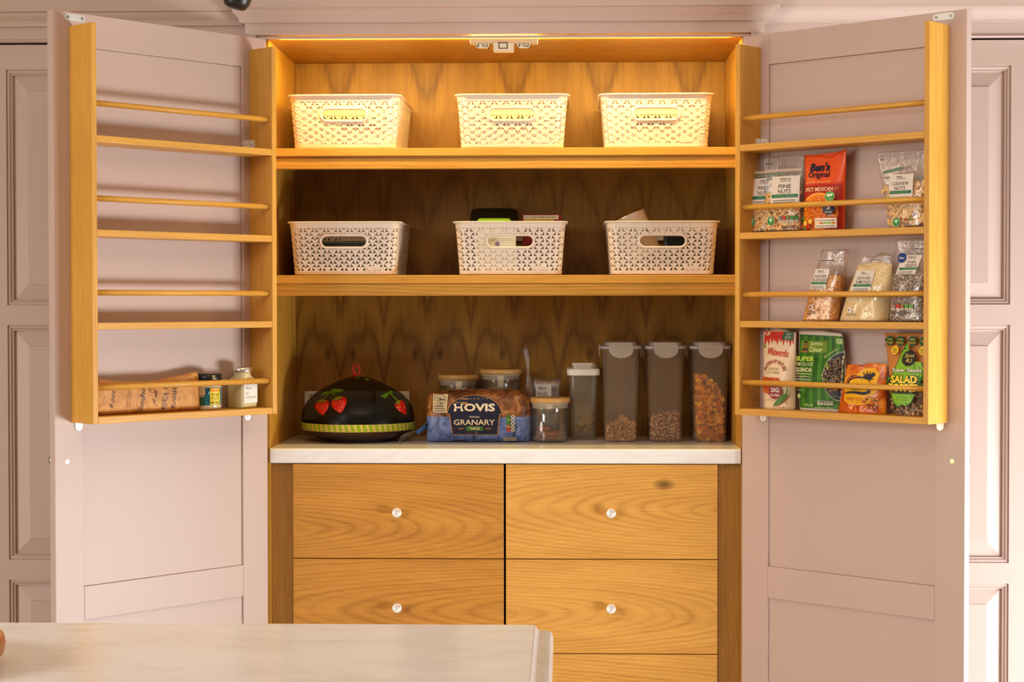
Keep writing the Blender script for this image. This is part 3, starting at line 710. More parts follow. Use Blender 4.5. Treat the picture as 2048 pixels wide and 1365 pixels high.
def leaf(x0, z0, x1, z1, wdt):
    pr = Print(lambda x, z: dome_y(x, z)-.003, 1, 1, 0, 0, .01); dx, dz = x1-x0, z1-z0; l = math.hypot(dx, dz); nx, nz = -dz/l*wdt, dx/l*wdt
    pts = [(x0, z0)]+[(x0+dx*f+nx*s, z0+dz*f+nz*s) for f, s in ((.25,.8),(.5,1),(.75,.75))]+[(x1, z1)]+[(x0+dx*f-nx*s, z0+dz*f-nz*s) for f, s in ((.75,.75),(.5,1),(.25,.8))]
    pr.poly(pts, leafg, True); pr.build('leaf', cov)
strawberry(-.0760, .0590, .0205, .0270, 10); strawberry(-.0330, .0660, .0205, .0290, 16); strawberry(.1120, .0560, .0105, .0300, 32)
for a in ((-.060,.0905,-.084,.083,.0034), (-.060,.0905,-.022,.096,.0038), (-.060,.0905,-.042,.099,.0030), (.082,.088,.066,.078,.0036), (.083,.088,.074,.075,.0032), (.080,.090,.092,.088,.0024), (.018,.1215,.034,.1160,.002), (-.006,.1235,.008,.1225,.0018)): leaf(*a)
pr = Print(lambda x, z: dome_y(x, z)-.003, 1, 1, 0, 0, .01)
for a, b in (((-.060,.0905),(-.071,.075)), ((-.060,.0905),(-.044,.083)), ((.085,.087),(.103,.070))):
    l = math.hypot(b[0]-a[0], b[1]-a[1]); nx, nz = -(b[1]-a[1])/l*.0013, (b[0]-a[0])/l*.0013
    pr.poly([(a[0]-nx, a[1]-nz), (b[0]-nx, b[1]-nz), (b[0]+nx, b[1]+nz), (a[0]+nx, a[1]+nz)], leafg, True)
pr.build('stalk', cov)
m = MB(); m.tube([(-.011,0,.1235), (-.0105,0,.130)] + [(-.0045+.0088*math.sin(R(a)), 0, .1410-.0120*math.cos(R(a))) for a in range(-50, 300, 20)] + [(-.004,0,.1300), (-.010,0,.1235)], .0019, 8); mk('hanging_loop', m, plain('red_cord', srgb(190, 20, 22), .4), cov)

# sliced loaf in its bag
LX, LY, LW, LH, LD = -.0700, .228, .257, .1290, .115
def loaf_y(x, z, k=1.0):
    sx = max(0, 1-abs(x/(LW/2*1.002))**7)**(1/4); zz = abs((z-LH*.46)/(LH*.54)); zz = min(.999, zz)
    lump = .004*noise.noise(Vector((x*28, z*28, 3)))
    return -(LD/2)*max(.05, sx)*max(.02, (1-zz**5))**(1/4)*k - lump*(1-zz**4)*sx
loaf = thing('bread_loaf', 'sliced granary loaf in a clear and blue printed bag', 'bread', (LX, LY, ZW))
m = MB(); rings = []
for i in range(41):
    x = LW/2*math.sin((i/40-.5)*math.pi)*.999; ring = []
    s = max(.02, (1-abs(x/(LW/2))**6))**(1/4)
    for j in range(40):
        a = j/40*2*math.pi; y = math.copysign(abs(math.cos(a))**.5, math.cos(a))*LD/2*s; q = math.copysign(abs(math.sin(a))**(.68 if math.sin(a) > 0 else .45), math.sin(a))
        h = (LH*.54 if q > 0 else LH*.46)*(s**.5 if q > 0 else 1); z = LH*.46+q*h
        d = noise.noise(Vector((x*26, y*26, z*26)))*.0035*(1 if q > -.8 else 0); ring.append((x, y+math.copysign(d, y), max(0, z+d*(q > 0))))
    rings.append(ring)
m.loft(rings)
bt = NT('loaf_bag'); sp = bt.n('ShaderNodeSeparateXYZ'); bt.set(sp.inputs[0], bt.coords()); zc = bt.m('ADD', sp.outputs[2], bt.m('MULTIPLY', bt.noise(bt.coords(), 30, 2), .006))
msk = bt.m('LESS_THAN', zc, .0665); nz = bt.noise(bt.coords(), 38, 4, .6, .6); n2 = bt.noise(bt.coords(), 120, 3, .6)
crust = bt.ramp(nz, [(.30, srgb(52, 26, 10)), (.52, srgb(128, 76, 36)), (.70, srgb(196, 138, 82))]); blue = bt.ramp(nz, [(.32, srgb(46, 60, 106)), (.5, srgb(100, 122, 182)), (.68, srgb(134, 154, 206))])
bt.base(bt.mix(msk, crust, blue), .32, 0, .5); bt.bump(bt.noise(bt.coords(), 70, 4, .6, 1.0), .35, .004); mk('wrapped_bread', m, bt.mat, loaf)
pr = Print(ray_surf(m, -.03, .005), LW, LH, 0, 0, .0045, .0010)
navy = flat(26, 28, 52); gold = flat(186, 130, 66)
def lozenge(k): return [(-3+(-24.5-k)*math.cos(R(a)), 55+(36+k*1.3)*math.sin(R(a))) for a in range(0, 181, 9)]
pr.poly([(-29-.8, 54), (22+.8, 54)] + [(-3.4+26.3*math.cos(R(a)), 54+36.6*math.sin(R(a))) for a in range(6, 175, 8)], gold)
pr.poly([(-27.5, 53), (20.7, 53), (18.6, 15.2), (-24.6, 15.2)], gold)
pr.poly([(-29, 55), (22, 55)] + [(-3.4+25.4*math.cos(R(a)), 55+34.6*math.sin(R(a))) for a in range(6, 175, 8)], navy)
pr.poly([(-26.9, 56), (20.1, 56), (18, 16), (-24, 16)], navy)
pr.text('HOVIS', -3.5, 67, 15, CREAM, 39, .035); pr.text('Authentic', -3.5, 49.5, 4, CREAM, 10, 0, .15); pr.text('GRANARY', -3.6, 39, 10.5, CREAM, 39, .012)
pr.rect(-11.5, 4.8, 23, 31.5, flat(58, 110, 34)); pr.text('THICK', -3.4, 27.2, 5, CREAM, 11, .02)
for sg in (-1, 1):
    for k in range(4): pr.text('>' if sg < 0 else '<', -3.4+sg*(11+k*1.3), 27, 3.4, gold, 1.8)
pr.poly([(-43, 58), (-29.5, 57), (-29.7, 63), (-28.5, 92), (-43, 92)], flat(206, 186, 144))
pr.circ(-36, 81, 5.6, INK); pr.circ(-36, 81, 5.1, flat(206, 186, 144))
for i, s in enumerate(('SLOWLY', 'MADE FOR', 'TASTE')): pr.text(s, -36, 84.5-i*3.9, 2.8, INK, 6.6, .01)
pr.lines(-41.5, -31, 60, 72, 3, INK, 5, .4)
for i, c in enumerate(((60,130,40),(110,150,40),(60,130,40),(190,120,40),(180,60,30))):
    z = 47-i*6.4; pr.rect(27, 30.5, z, z+5.6, flat(*c)); pr.oval(33, z+2.8, 1.9, 2.9, CREAM, 12); pr.oval(33, z+2.8, 1.0, 1.8, flat(86,104,150), 10)
pr.lines(27, 35, 16, 19.5, 2, navy, 8, .4); pr.rect(24, 36.5, 3.5, 11, flat(150, 140, 118)); pr.rect(-25, -11, 3, 6, navy); pr.lines(-5, 22, 3, 9, 2, navy, 2, .35)
for k in range(9): pr.rect(-4+k*2.9, -3.6+k*2.9, 3, 7+random.uniform(0, 3), navy)
pr.build('printed_label', loaf)
film = clear('crinkled_film2', haze=.14, gloss=.14, rough=.14, bump=.7, bscale=90)
# twisted end of the bread bag with its blue clip
m = MB(); tail = []
for i in range(9):
    u = i/8; c = Vector((-.128-.062*u, -.030-.008*u, .040-.032*u)); rr = (.014, .007, .0045, .004, .0045, .007, .010, .012, .011)[i]
    tail.append([(c.x+rr*.55*math.cos(a), c.y+rr*math.sin(a)*(1+.4*math.sin(3*a)), max(.001, c.z+rr*.8*math.cos(a+.6)*(1+.3*math.cos(4*a)))) for a in [k/14*2*math.pi for k in range(14)]])
m.loft(tail); mk('twisted_end', m, plain('grey_crumpled_film', (.16,.12,.085,1), .3, 0, .6, .8, 120), loaf)
m = MB(); m.tube([(-.130,-.038,.040), (-.150,-.046,.022)], .0055, 8); mk('bag_clip', m, plain('blue_tape', srgb(52, 92, 150), .4), loaf)

# glass jars with bamboo lids
glass = clear('jar_glass', (.97,.98,.96,1), .03, .06, .03); bamboo = plain('bamboo_lid', (.58,.33,.10,1), .4, 0, .4, .08, 120, .2); seal = plain('silicone_seal', (.50,.42,.33,1), .5)
def jar(name, label, x, y, r, h, cat='jar'):
    t = thing(name, label, cat, (x, y, ZW))
    m = MB(); m.lathe([(.002,.0),(r-.004,.0),(r-.001,.002),(r,.006),(r,h-.016),(r-.002,h-.013)], 40, cap1=False); m.lathe([(r-.0045,h-.013),(r-.0030,.007),(r-.008,.0045),(.002,.0045)], 40, cap0=False); mk('glass_body', m, glass, t)
    m = MB(); m.lathe([(r-.004,h-.026),(r-.0028,h-.0255),(r-.0028,h-.017),(r-.001,h-.0165),(r-.001,h-.0125)], 40); mk('seal', m, seal, t)
    m = MB(); m.lathe([(r-.006,h-.0126),(r+.0015,h-.0122),(r+.0028,h-.0108),(r+.0028,h-.0015),(r+.0015,h),(.002,h)], 40); mk('lid', m, bamboo, t)
    return t
JX, JY, JR, JH = .1030, .216, .0475, .1090
jar('almond_jar', 'small glass jar with bamboo lid holding a few almonds beside the loaf', JX, JY, JR, JH)
alm = plain('almond_skin', srgb(188, 100, 44), .55, 0, .3, .5, 260, .35)
def almond_mesh():
    m = MB(); rings = []
    for i in range(9):
        u = i/8; rr = math.sin(math.pi*u**.8)**.75*.0068 if 0 < i < 8 else .0004
        rings.append([(rr*math.cos(a), rr*.58*math.sin(a), -.0115+.023*u) for a in [k/12*2*math.pi for k in range(12)]])
    return m.loft(rings)
a0 = None; rg = random.Random(4)
for lay, (nn, rad, zz) in enumerate(((12, .033, .0115), (5, .015, .0115), (10, .031, .0225), (4, .013, .022), (5, .026, .033))):
    for k in range(nn):
        an = k/nn*6.283+rg.uniform(-.15, .15)+lay*.3
        if lay == 4: an = 2.2+k*.55
        o = mk('almond', almond_mesh(), alm) if a0 is None else a0.copy()
        if a0 is None: a0 = o
        else: C.objects.link(o)
        o.location = (JX+rad*math.cos(an), JY+rad*math.sin(an), ZW+zz); o.rotation_euler = (R(90)+rg.uniform(-.25,.25), rg.uniform(-.3,.3), an+rg.uniform(-.9,.9))
        tag(o, 'brown almond lying at the bottom of the small glass jar', 'almond', 'almonds in the glass jar')
j = jar('storage_jar', 'glass jar with bamboo lid behind the loaf, dark contents', -.1270, .330, .0500, .160)
m = MB(); m.lathe([(.002,.006),(.044,.006),(.044,.120),(.002,.123)], 32); mk('contents', m, plain('dark_beans', (.02,.010,.005,1), .5, 0, .4, 1, 120, .5), j)
j = jar('storage_jar', 'taller glass jar with bamboo lid behind the loaf, pasta inside', -.0210, .335, .0500, .1740)
m = MB(); m.lathe([(.002,.006),(.0445,.006),(.0445,.125),(.002,.130)], 32); mk('contents', m, plain('dry_pasta', (.55,.32,.10,1), .5, 0, .4, 1, 90, .5), j)

# clear bag of brazil nuts and a twisted clear sleeve behind the jar
def film_bag(name, label, cat, loc, rz, surf_fn, h, hw, mat, nu=14, nv=16, top=None):
    t = thing(name, label, cat, loc, rz)
    return t
m = MB(); g = []
for i in range(13):
    v = i/12; z = v*.150; dd = .024*(1-v)**.7+.0012
    g.append([((.034+.002*math.sin(v*9))*math.copysign(abs(math.cos(a))**.6, math.cos(a)), dd*math.copysign(abs(math.sin(a))**.8, math.sin(a))+.0016*noise.noise(Vector((math.cos(a)*3, v*9, 1))), z) for a in [k/24*2*math.pi for k in range(24)]])
t = thing('brazil_nut_bag', 'clear bag with a white label standing behind the almond jar', 'bag', (.0960, .352, ZW)); m.loft(g); mk('clear_film', m, film, t)
nutm = plain('brazil_nut', (.42,.26,.13,1), .5, 0, .3, .5, 120, .4); m = MB()
for k in range(26): m.ell((random.uniform(-.024,.024), random.uniform(-.012,.012), random.uniform(.009,.07)), (.006,.006,.013), rrot())
stuff(mk('nuts', m, nutm, t))
pr = Print(lambda x, z: -.024*(1-min(.99, z/.15))**.7-.003, .06, .150, .0, 0, .01); pr.rect(-45, 45, 62, 90, plain('paper_label', (.70,.66,.62,1), .5)); pr.rect(18, 44, 63, 89, flat(150, 142, 138))
pr.text('TESCO', -20, 83, 4.2, INK, 36, .02); pr.text('BRAZIL', -18, 74.5, 6, INK, 44); pr.text('NUTS', -18, 66, 6, INK, 36); pr.lines(20, 42, 66, 86, 7, INK, 3, .35); pr.build('label', t)
m = MB(); g = []
for i in range(19):
    u = i/18; cx = -.012+.020*u**1.3; z = .235*(1-u); cx2 = .024*u; rr = (.0035+.006*u+.0025*math.sin(u*17))*(1 if 0 < i else .4)
    g.append([(cx2+rr*(1+.35*math.sin(3*a+u*9))*math.cos(a), rr*.6*math.sin(a), z) for a in [k/16*2*math.pi for k in range(16)]])
m.loft(g); t = thing('plastic_sleeve', 'tall twisted clear plastic sleeve rising behind the right end of the loaf', 'wrapper', (.0420, .300, ZW)); mk('film', m, clear('thin_sleeve_film', haze=.05, gloss=.05, rough=.12, bump=.6, bscale=120), t)

# food storage boxes
tub = clear('translucent_tub', (.96,.94,.92,1), .14, .05, .18, (.98,.76,.56,1)); tublid = clear('frosted_lid', (.95,.93,.91,1), .55, .06, .3, (.72,.66,.60,1)); gasket = plain('grey_blue_gasket', (.36,.35,.44,1), .4)
def rrect(hw, hd, r, z, n=5, cy=0):
    o = []
    for cx, c2, a0 in ((hw-r, -hd+r, -90), (hw-r, hd-r, 0), (-hw+r, hd-r, 90), (-hw+r, -hd+r, 180)):
        o += [(cx+r*math.cos(R(a0+90*i/n)), cy+c2+r*math.sin(R(a0+90*i/n)), z) for i in range(n+1)]
    return o
def clip_box(label, x, y, w0=.0780, w1=.0880, d0=.150, d1=.165, h=.2240):
    t = thing('clip_lid_box', label, 'container', (x, y, ZW), 0, 'tall clip lid boxes on the worktop')
    m = MB(); m.loft([rrect(w0/2-.004, d0/2-.004, .008, 0), rrect(w0/2, d0/2, .012, .003), rrect(w1/2, d1/2, .014, h), rrect(w1/2+.0035, d1/2+.0035, .016, h+.001), rrect(w1/2+.0035, d1/2+.0035, .016, h+.005)], cap1=False); mk('tub', m, tub, t)
    m = MB(); m.loft([rrect(w1/2+.0062, d1/2+.0062, .018, h+.0052), rrect(w1/2+.0062, d1/2+.0062, .018, h+.0098)]); mk('gasket', m, gasket, t)
    m = MB(); m.loft([rrect(w1/2+.006, d1/2+.006, .018, h+.0098), rrect(w1/2+.0065, d1/2+.0065, .018, h+.0115), rrect(w1/2-.004, d1/2-.004, .014, h+.0125), rrect(w1/2-.006, d1/2-.006, .014, h+.0200), rrect(w1/2-.010, d1/2-.010, .012, h+.0210)], sm=False); mk('lid', m, tublid, t)
    for rz in (0, 90, 180, 270):
        m = MB(); hl = .029; pl = [(-hl, .010), (-hl, -.003)]+[(-hl*math.cos(R(a)), -.003-.019*math.sin(R(a))) for a in range(12, 170, 12)]+[(hl, -.003), (hl, .010)]
        e = (d1/2 if rz in (0, 180) else w1/2)+.0065
        m.prism(pl, -e-.0020, -e-.0002); m.box(-.019, .019, -e-.0028, -e-.0019, -.0005, .0010)
        mk('clip', m, tublid, t, loc=(0, 0, h+.004), rot=(0, 0, R(rz)), bevel=.0006)
    return t
def fill(nn, mbf, w0, d0, top, seed):
    rg = random.Random(seed); m = MB()
    for k in range(nn):
        x = rg.uniform(-1, 1); z = rg.random(); y = -1+2*rg.random()**1.7
        tp = top(x); zz = z*tp
        mbf(m, (x*(w0/2+.03*zz*.5), y*d0/2, .004+zz), rg)
    return m
def flake(m, c, rg, s=.011):
    M = rrot(); r = s*rg.uniform(.55, 1.0); V = [(0, 0, r*.25)]+[(r*rg.uniform(.75,1.1)*math.cos(a), r*.75*rg.uniform(.75,1.1)*math.sin(a), r*.3*math.sin(2*a+1)) for a in [k/7*6.283 for k in range(7)]]
    m.add([Vector(c)+M @ Vector(v) for v in V], [(0, i+1, (i+1) % 7+1) for i in range(7)], rg.randrange(3), True)
def oat(m, c, rg): flake(m, c, rg, .0042)
def crumb(m, c, rg): m.ell(c, (rg.uniform(.0018,.005), rg.uniform(.0015,.003), .0018), rrot(), rg.randrange(3))
CFY = .190+.080
cornm = [flat(255, 180, 40, .5), flat(244, 150, 22, .5), flat(255, 206, 90, .5)]; oatm = [flat(232, 184, 124, .7), flat(210, 156, 98, .7), flat(244, 206, 154, .7)]; muem = [flat(190, 132, 84, .7), flat(120, 76, 44, .7), flat(236, 196, 146, .7)]
t = clip_box('tall clear clip lid box of oats, next to the white lidded box', .2780, CFY); stuff(mk('oats', fill(3200, oat, .068, .135, lambda x: .040+.004*x+.016*math.exp(-((x-.15)/.35)**2), 1), oatm, t))
t = clip_box('tall clear clip lid box of muesli, between the oats and the corn flakes', .3870, CFY); stuff(mk('muesli', fill(2600, crumb, .068, .135, lambda x: .064+.006*x, 2), muem, t))
t = clip_box('tall clear clip lid box over half full of corn flakes, at the right', .4955, CFY); stuff(mk('corn_flakes', fill(1300, flake, .058, .128, lambda x: .150-.026*x-.018*x*x, 3), cornm, t))
t = thing('cereal_box', 'shorter frosted box with a white flip top lid beside the oats', 'container', (.1870, .325, ZW))
m = MB(); m.loft([rrect(.027, .060, .010, 0), rrect(.0305, .063, .012, .004), rrect(.0345, .068, .013, .158), rrect(.0345, .068, .013, .166)], cap1=False); mk('tub', m, clear('frosted_tub', (.94,.93,.90,1), .24, .05, .3, (.66,.58,.42,1)), t)
m = MB(); m.loft([rrect(.0395, .074, .015, .161), rrect(.0410, .0755, .015, .164), rrect(.0410, .0755, .015, .174), rrect(.0385, .073, .015, .1775)], sm=False); mk('lid', m, white_plastic, t)
m = MB(); m.loft([rrect(.026, .030, .010, .1775, cy=-.03), rrect(.026, .030, .010, .1860, cy=-.03), rrect(.0285, .032, .010, .1865, cy=-.03), rrect(.0275, .031, .010, .1915, cy=-.03)], sm=False); mk('flip_cap', m, plain('grey_white_plastic', (.55,.50,.45,1), .4), t)
m = MB(); m.tube([(.020, -.050, .1830), (.030, -.050, .1830)], .0048, 12); mk('cap_hinge', m, plain('grey_white_plastic', (.55,.50,.45,1), .4), t)
m = MB()
for k in range(14): m.ell((random.uniform(-.014,.020), random.uniform(-.05,.03), random.uniform(.022,.048)), (.011,.007,.009), rrot())
stuff(mk('crisps', m, plain('golden_crisps', (.66,.40,.12,1), .5, 0, .3, .4, 80, .3), t))

# ================================================================== packets on the right door rack
def surf_pouch(wb, wt, h, db, dt=.002, pw=2.6, topf=None, cxf=None, wav=.0012, seed=0, hold=.25, nu=28, nv=26, back=.55, wmid=0):
    """closed pouch: a full foot that thins towards a flat sealed top; returns its mesh and its front surface"""
    hw = lambda v: (wb+(wt-wb)*v + wmid*math.sin(math.pi*v))/2
    cx = cxf or (lambda v: 0)
    tp = topf or (lambda u: 0)
    def dep(u, v):
        k = 1 if v < hold else max(0, 1-(v-hold)/(1-hold)); k = k*k*(3-2*k)
        return (dt+(db-dt)*k)*max(0, 1-abs(u)**pw)**.7
    def fr(u, v):
        x = cx(v)+u*hw(v); z = v*(h+tp(u)); n = noise.noise(Vector((x*38+seed, z*38, seed)))*wav + noise.noise(Vector((x*90, z*90+seed, 2)))*wav*.35
        return x, -dep(u, v)+n*(1-abs(u)**6), z
    m = MB(); F = [[fr(-1+2*i/nu, j/nv) for i in range(nu+1)] for j in range(nv+1)]
    B = [[(x, -y*back if y < 0 else -y*back, z) for x, y, z in row] for row in F]
    B = [[(p[0], dep(-1+2*i/nu, j/nv)*back+.0006, p[2]) for i, p in enumerate(row)] for j, row in enumerate(F)]
    rings = [F[j]+B[j][::-1] for j in range(nv+1)]
    m.loft(rings, cap0=True, cap1=True)
    return m, fr, hw, cx
def pouch(name, label, side, s, n, z, mat, parts='pouch_body', rz=0, cat='pouch', **k):
    t = thing(name, label, cat, dpt(side, s, n, z), item_rot[side]+R(rz))
    m, fr, hw, cx = surf_pouch(**k); o = mk(parts, m, mat, t)
    return t, m, fr
def seeds_in(fr, h, level, sizes, nn, seed, back=.4, mats=1, inset=.93, deep=1.0):
    rg = random.Random(seed); m = MB()
    for k in range(nn):
        u = rg.uniform(-.93, .93); v = rg.uniform(.02, level)
        x, y, z = fr(u, v); yy = y*.97+.0015 + rg.random()**2.5*deep*(.010 if y < -.006 else .003)
        sx = rg.uniform(.85, 1.15); m.ell((x*.97, yy, z+.003), tuple(q*sx for q in sizes), rrot(), rg.randrange(mats))
    return m
def core(fr, level, inset=.9, back=.45, nu=20, nv=16):
    m = MB(); rings = []
    for j in range(nv+1):
        v = .012+(level-.012)*j/nv; F = [fr(-.97+1.94*i/nu, v) for i in range(nu+1)]
        rings.append([(x, y*inset, z) for x, y, z in F]+[(x, -y*back, z) for x, y, z in reversed(F)])
    return m.loft(rings)
bagfilm = clear('clear_bag_film', haze=.06, gloss=.05, rough=.10, bump=.35, bscale=70, hazecol=(.92,.84,.78,1))
labelw = plain('paper_label_white', srgb(226, 216, 206), .5)
Z1, Z2, Z3 = 1.4155, 1.2163, 1.0180
FR = .008                                   # print sits just in front of the film
def grocer_label(pr, a0, a1, b0, b1, lines, gtxt, skew=0, small=2):
    """white card with the grocer's name, product name, a green band and small type"""
    w = a1-a0; h = b1-b0; c = (a0+a1)/2
    pr.poly([(a0+skew, b0), (a1+skew, b0), (a1, b1), (a0, b1)], labelw)
    pr.text('TESCO', c, b1-h*.115, h*.085, INK, w*.42, .03)
    for k in range(5): pr.rect(c+(-2+k)*w*.085-w*.03, c+(-2+k)*w*.085+w*.03, b1-h*.205, b1-h*.185, INK)
    n = len(lines); hh = h*.36/n
    for i, s in enumerate(lines): pr.text(s, c, b1-h*.30-hh*(i+.35), hh*.78, INK, min(w*.86, w*.115*len(s)), .004)
    pr.rect(a0+w*.04+skew*.5, a1-w*.04+skew*.5, b0+h*.235, b0+h*.355, LGREEN); pr.text(gtxt, c, b0+h*.295, h*.05, flat(150, 190, 160), w*.7)
    pr.lines(a0+w*.12+skew, a1-w*.12+skew, b0+h*.05, b0+h*.2, small, INK, len(gtxt), .35)
def green_seal(pr, a, b, r):
    pr.circ(a, b, r, WHITE); pr.circ(a, b, r*.92, flat(40, 140, 60)); pr.oval(a, b+r*.12, r*.45, r*.28, flat(190, 225, 190), 12); pr.rect(a-r*.06, a+r*.06, b-r*.35, b+r*.1, flat(190, 225, 190))
def traffic(pr, a0, a1, b0, b1, cols=((120,120,120),(190,40,40),(120,120,50),(60,130,50),(60,130,50))):
    st = (a1-a0)/5
    for i, c in enumerate(cols):
        a = a0+i*st; pr.rect(a+st*.08, a+st*.92, b0+(b1-b0)*.4, b1, flat(*c)); pr.oval(a+st*.5, b0+(b1-b0)*.2, st*.42, (b1-b0)*.2, WHITE, 12); pr.oval(a+st*.5, b0+(b1-b0)*.2, st*.24, (b1-b0)*.11, flat(120,100,80), 10)
# ---- pine nuts, two bags
pinem = [flat(244, 200, 132, .45), flat(232, 178, 104, .45), flat(252, 220, 164, .45)]
for nm, lab, s, n, w, seed, rzz in (('pine_nut_bag', 'clear bag of pine nuts with its white label half hidden, farthest left on the rack', .068, .016, .090, 3, 0), ('pine_nut_bag', 'clear bag of pine nuts with its white label facing out, beside the orange pouch', .1370, .036, .108, 8, 0)):
    t, m, fr = pouch(nm, lab, 'R', s, n, Z1, bagfilm, 'clear_film', cat='bag', wb=w*.92, wt=w, h=.1715, db=.016, seed=seed, hold=.3, wav=.0016)
    t['group'] = 'bags of pine nuts on the right rack'
    stuff(mk('pine_nuts', seeds_in(fr, .17, .50, (.0026,.0026,.0042), 900, seed, mats=3), pinem, t))
    pr = Print(ray_surf(m), w, .1715, 0, 0, .008, .0006)
    grey = plain('printed_grey_film', srgb(196, 178, 166), .4)
    pr.rect(-46, 46, 79, 82.5, grey); pr.rect(-40, 12, 75, 77, flat(110, 140, 118)); pr.rect(-40, -20, 69, 71, flat(110, 140, 118)); pr.lines(-42, -24, 90, 92, 1, INK, 3, .5)
    grocer_label(pr, -22, 44, 36, 73, ('PINE', 'NUTS'), 'SOURCE OF PROTEIN'); green_seal(pr, -20, 15, 10)
    if seed == 8: traffic(pr, 0, 44, 12, 21); pr.lines(8, 44, 5, 9, 2, INK, 3, .4)
    pr.build('label', t)
# ---- orange rice pouch
t, m, fr = pouch('rice_pouch', 'bright orange and red pouch of spicy rice with one torn up top corner', 'R', .2430, .030, Z1, plain('orange_pouch_film', srgb(232, 84, 22), .3, 0, .5), wb=.100, wt=.108, h=.168, db=.021, seed=5, hold=.35, wav=.0012, pw=3.2, nu=36,
              topf=lambda u: .0105*max(0, (u-.35)/.65)**1.3 + .0030*max(0, -u-.2) - .004*math.exp(-((u-.2)/.25)**2))
pr = Print(ray_surf(m), .104, .168, 0, 0, .006, .0006); ORG = flat(150, 26, 12); NAV = flat(28, 24, 52)
pr.rect(-47, 47, 1, 60, flat(168, 30, 14)); pr.rect(-47, 47, 60, 63, flat(206, 50, 18))
pr.text("Ben's", -9, 84, 11.5, NAV, 50, .045, .12); pr.text('Original', -10, 73, 10.5, NAV, 54, .02); pr.text('FLAVOUR FAVOURITES', -9, 63.8, 2.8, flat(250, 190, 120), 62)
pr.text('SPICY MEXICAN', -6, 54.5, 5.2, flat(252, 220, 176), 70, .012); pr.text('style', 36, 55, 4, flat(240, 150, 90), 9, 0, .3)
def arcpoly(cx, cb, ra, rb): return [(cx+ra*math.cos(R(a)), cb+rb*math.sin(R(a))) for a in range(0, 360, 12)]
def clamp(pts, a0=-46.5, a1=46.5, b0=1.2, b1=99): return [(min(max(a, a0), a1), min(max(b, b0), b1)) for a, b in pts]
pr.poly(clamp(arcpoly(-4, 25, 45, 25)), flat(246, 170, 60)); pr.poly(clamp(arcpoly(-4, 24, 43, 23.5)), flat(238, 132, 24))
rgx = random.Random(3)
for k in range(230):
    a, b = rgx.uniform(-40, 38), rgx.uniform(6, 45)
    if ((a+4)/41)**2+((b-24)/22)**2 < 1 and not (b > 40 and k % 2): th = rgx.uniform(0, 3.14); l = 2.6; da, db = l*math.cos(th), l*.6*math.sin(th); pr.poly([(a-da, b-db), (a+db*.9, b-da*.25), (a+da, b+db), (a-db*.9, b+da*.25)], [flat(204, 70, 14), flat(246, 150, 40), flat(176, 50, 10), flat(250, 178, 70)][k % 4])
for a, b, r_, c in ((-30,10,6,(240,190,50)),(-36,16,5,(60,120,40)),(-22,6,5,(190,40,20)),(-31,4,4,(90,140,50)),(-16,12,5,(244,200,70)),(-40,6,5,(200,60,30)),(-12,5,4,(120,40,20)),(-24,16,4,(230,120,30))): pr.oval(a, b, r_, r_*.6, flat(*c), 10)
pr.circ(30, 44, 10.5, flat(190, 220, 150)); pr.circ(30, 44, 9.6, flat(60, 150, 40)); pr.oval(27, 45.5, 3.6, 2, flat(230, 240, 200), 10); pr.oval(33.5, 46, 3.4, 2, flat(230, 240, 200), 10); pr.rect(29.6, 30.4, 39.5, 45, flat(230, 240, 200))
pr.circ(28, 28, 13, NAV); pr.text('2', 28, 29.5, 6, WHITE, 8, .03); pr.text('MINUTES', 28, 23.5, 2, WHITE, 16)
pr.rect(-3, 44, 3, 16, flat(240, 224, 204)); pr.lines(0, 40, 12.5, 15, 1, INK, 4, .4)
for i, c in enumerate(((240,200,120),(200,90,40),(120,180,60),(120,180,60),(220,130,40))): pr.rect(1+i*8.4, 8+i*8.4, 8.5, 10.8, flat(*c))
pr.lines(0, 42, 4, 7.5, 2, INK, 9, .35); pr.text('250g', 34, 19, 2.6, flat(252, 220, 176), 12)
pr.build('printed_front', t)
# ---- cashews
t, m, fr = pouch('cashew_bag', 'clear wide topped bag of cashew nuts at the right end of the top packet row', 'R', .4440, .030, Z1, bagfilm, 'clear_film', cat='bag', wb=.100, wt=.146, h=.1660, db=.022, seed=11, hold=.35, wav=.0022, pw=3, cxf=lambda v: .012-.012*v)
cash_bag = t; cfr = fr
pr = Print(ray_surf(m), .125, .166, .0, 0, .007, .0006); grey = plain('printed_grey_film', srgb(196, 178, 166), .4)
pr.poly([(-42, 74.5), (0, 79), (0, 75), (-42, 70.5)], flat(110, 140, 118)); pr.rect(-40, -20, 64.5, 67, flat(150, 150, 140)); pr.rect(24, 42, 62, 65, flat(120, 128, 118)); pr.lines(-48, -40, 89, 91, 1, INK, 3, .5)
grocer_label(pr, -25, 21, 36, 69, ('CASHEW', 'NUTS'), 'SOURCE OF PROTEIN', 3, 1); green_seal(pr, -7, 8, 8); pr.rect(8, 16, 9, 12, flat(150, 60, 40)); pr.rect(17, 25, 9, 12, flat(90, 130, 50)); pr.lines(0, 12, 5, 8, 2, INK, 5, .4); pr.build('label', t)
def cashew_mesh():
    m = MB(); pts = []; rad = []
    for i in range(9):
        a = R(-95+190*i/8); pts.append((.0088*math.sin(a), 0, .0078*math.cos(a)-.004)); rad.append((.0022,.0041,.0048,.0049,.0046,.0046,.0046,.0040,.0020)[i])
    return m.tube(pts, rad, 9)
cm = [flat(246, 206, 140, .45), flat(214, 166, 100, .45)]
base_c = None; rg = random.Random(21)
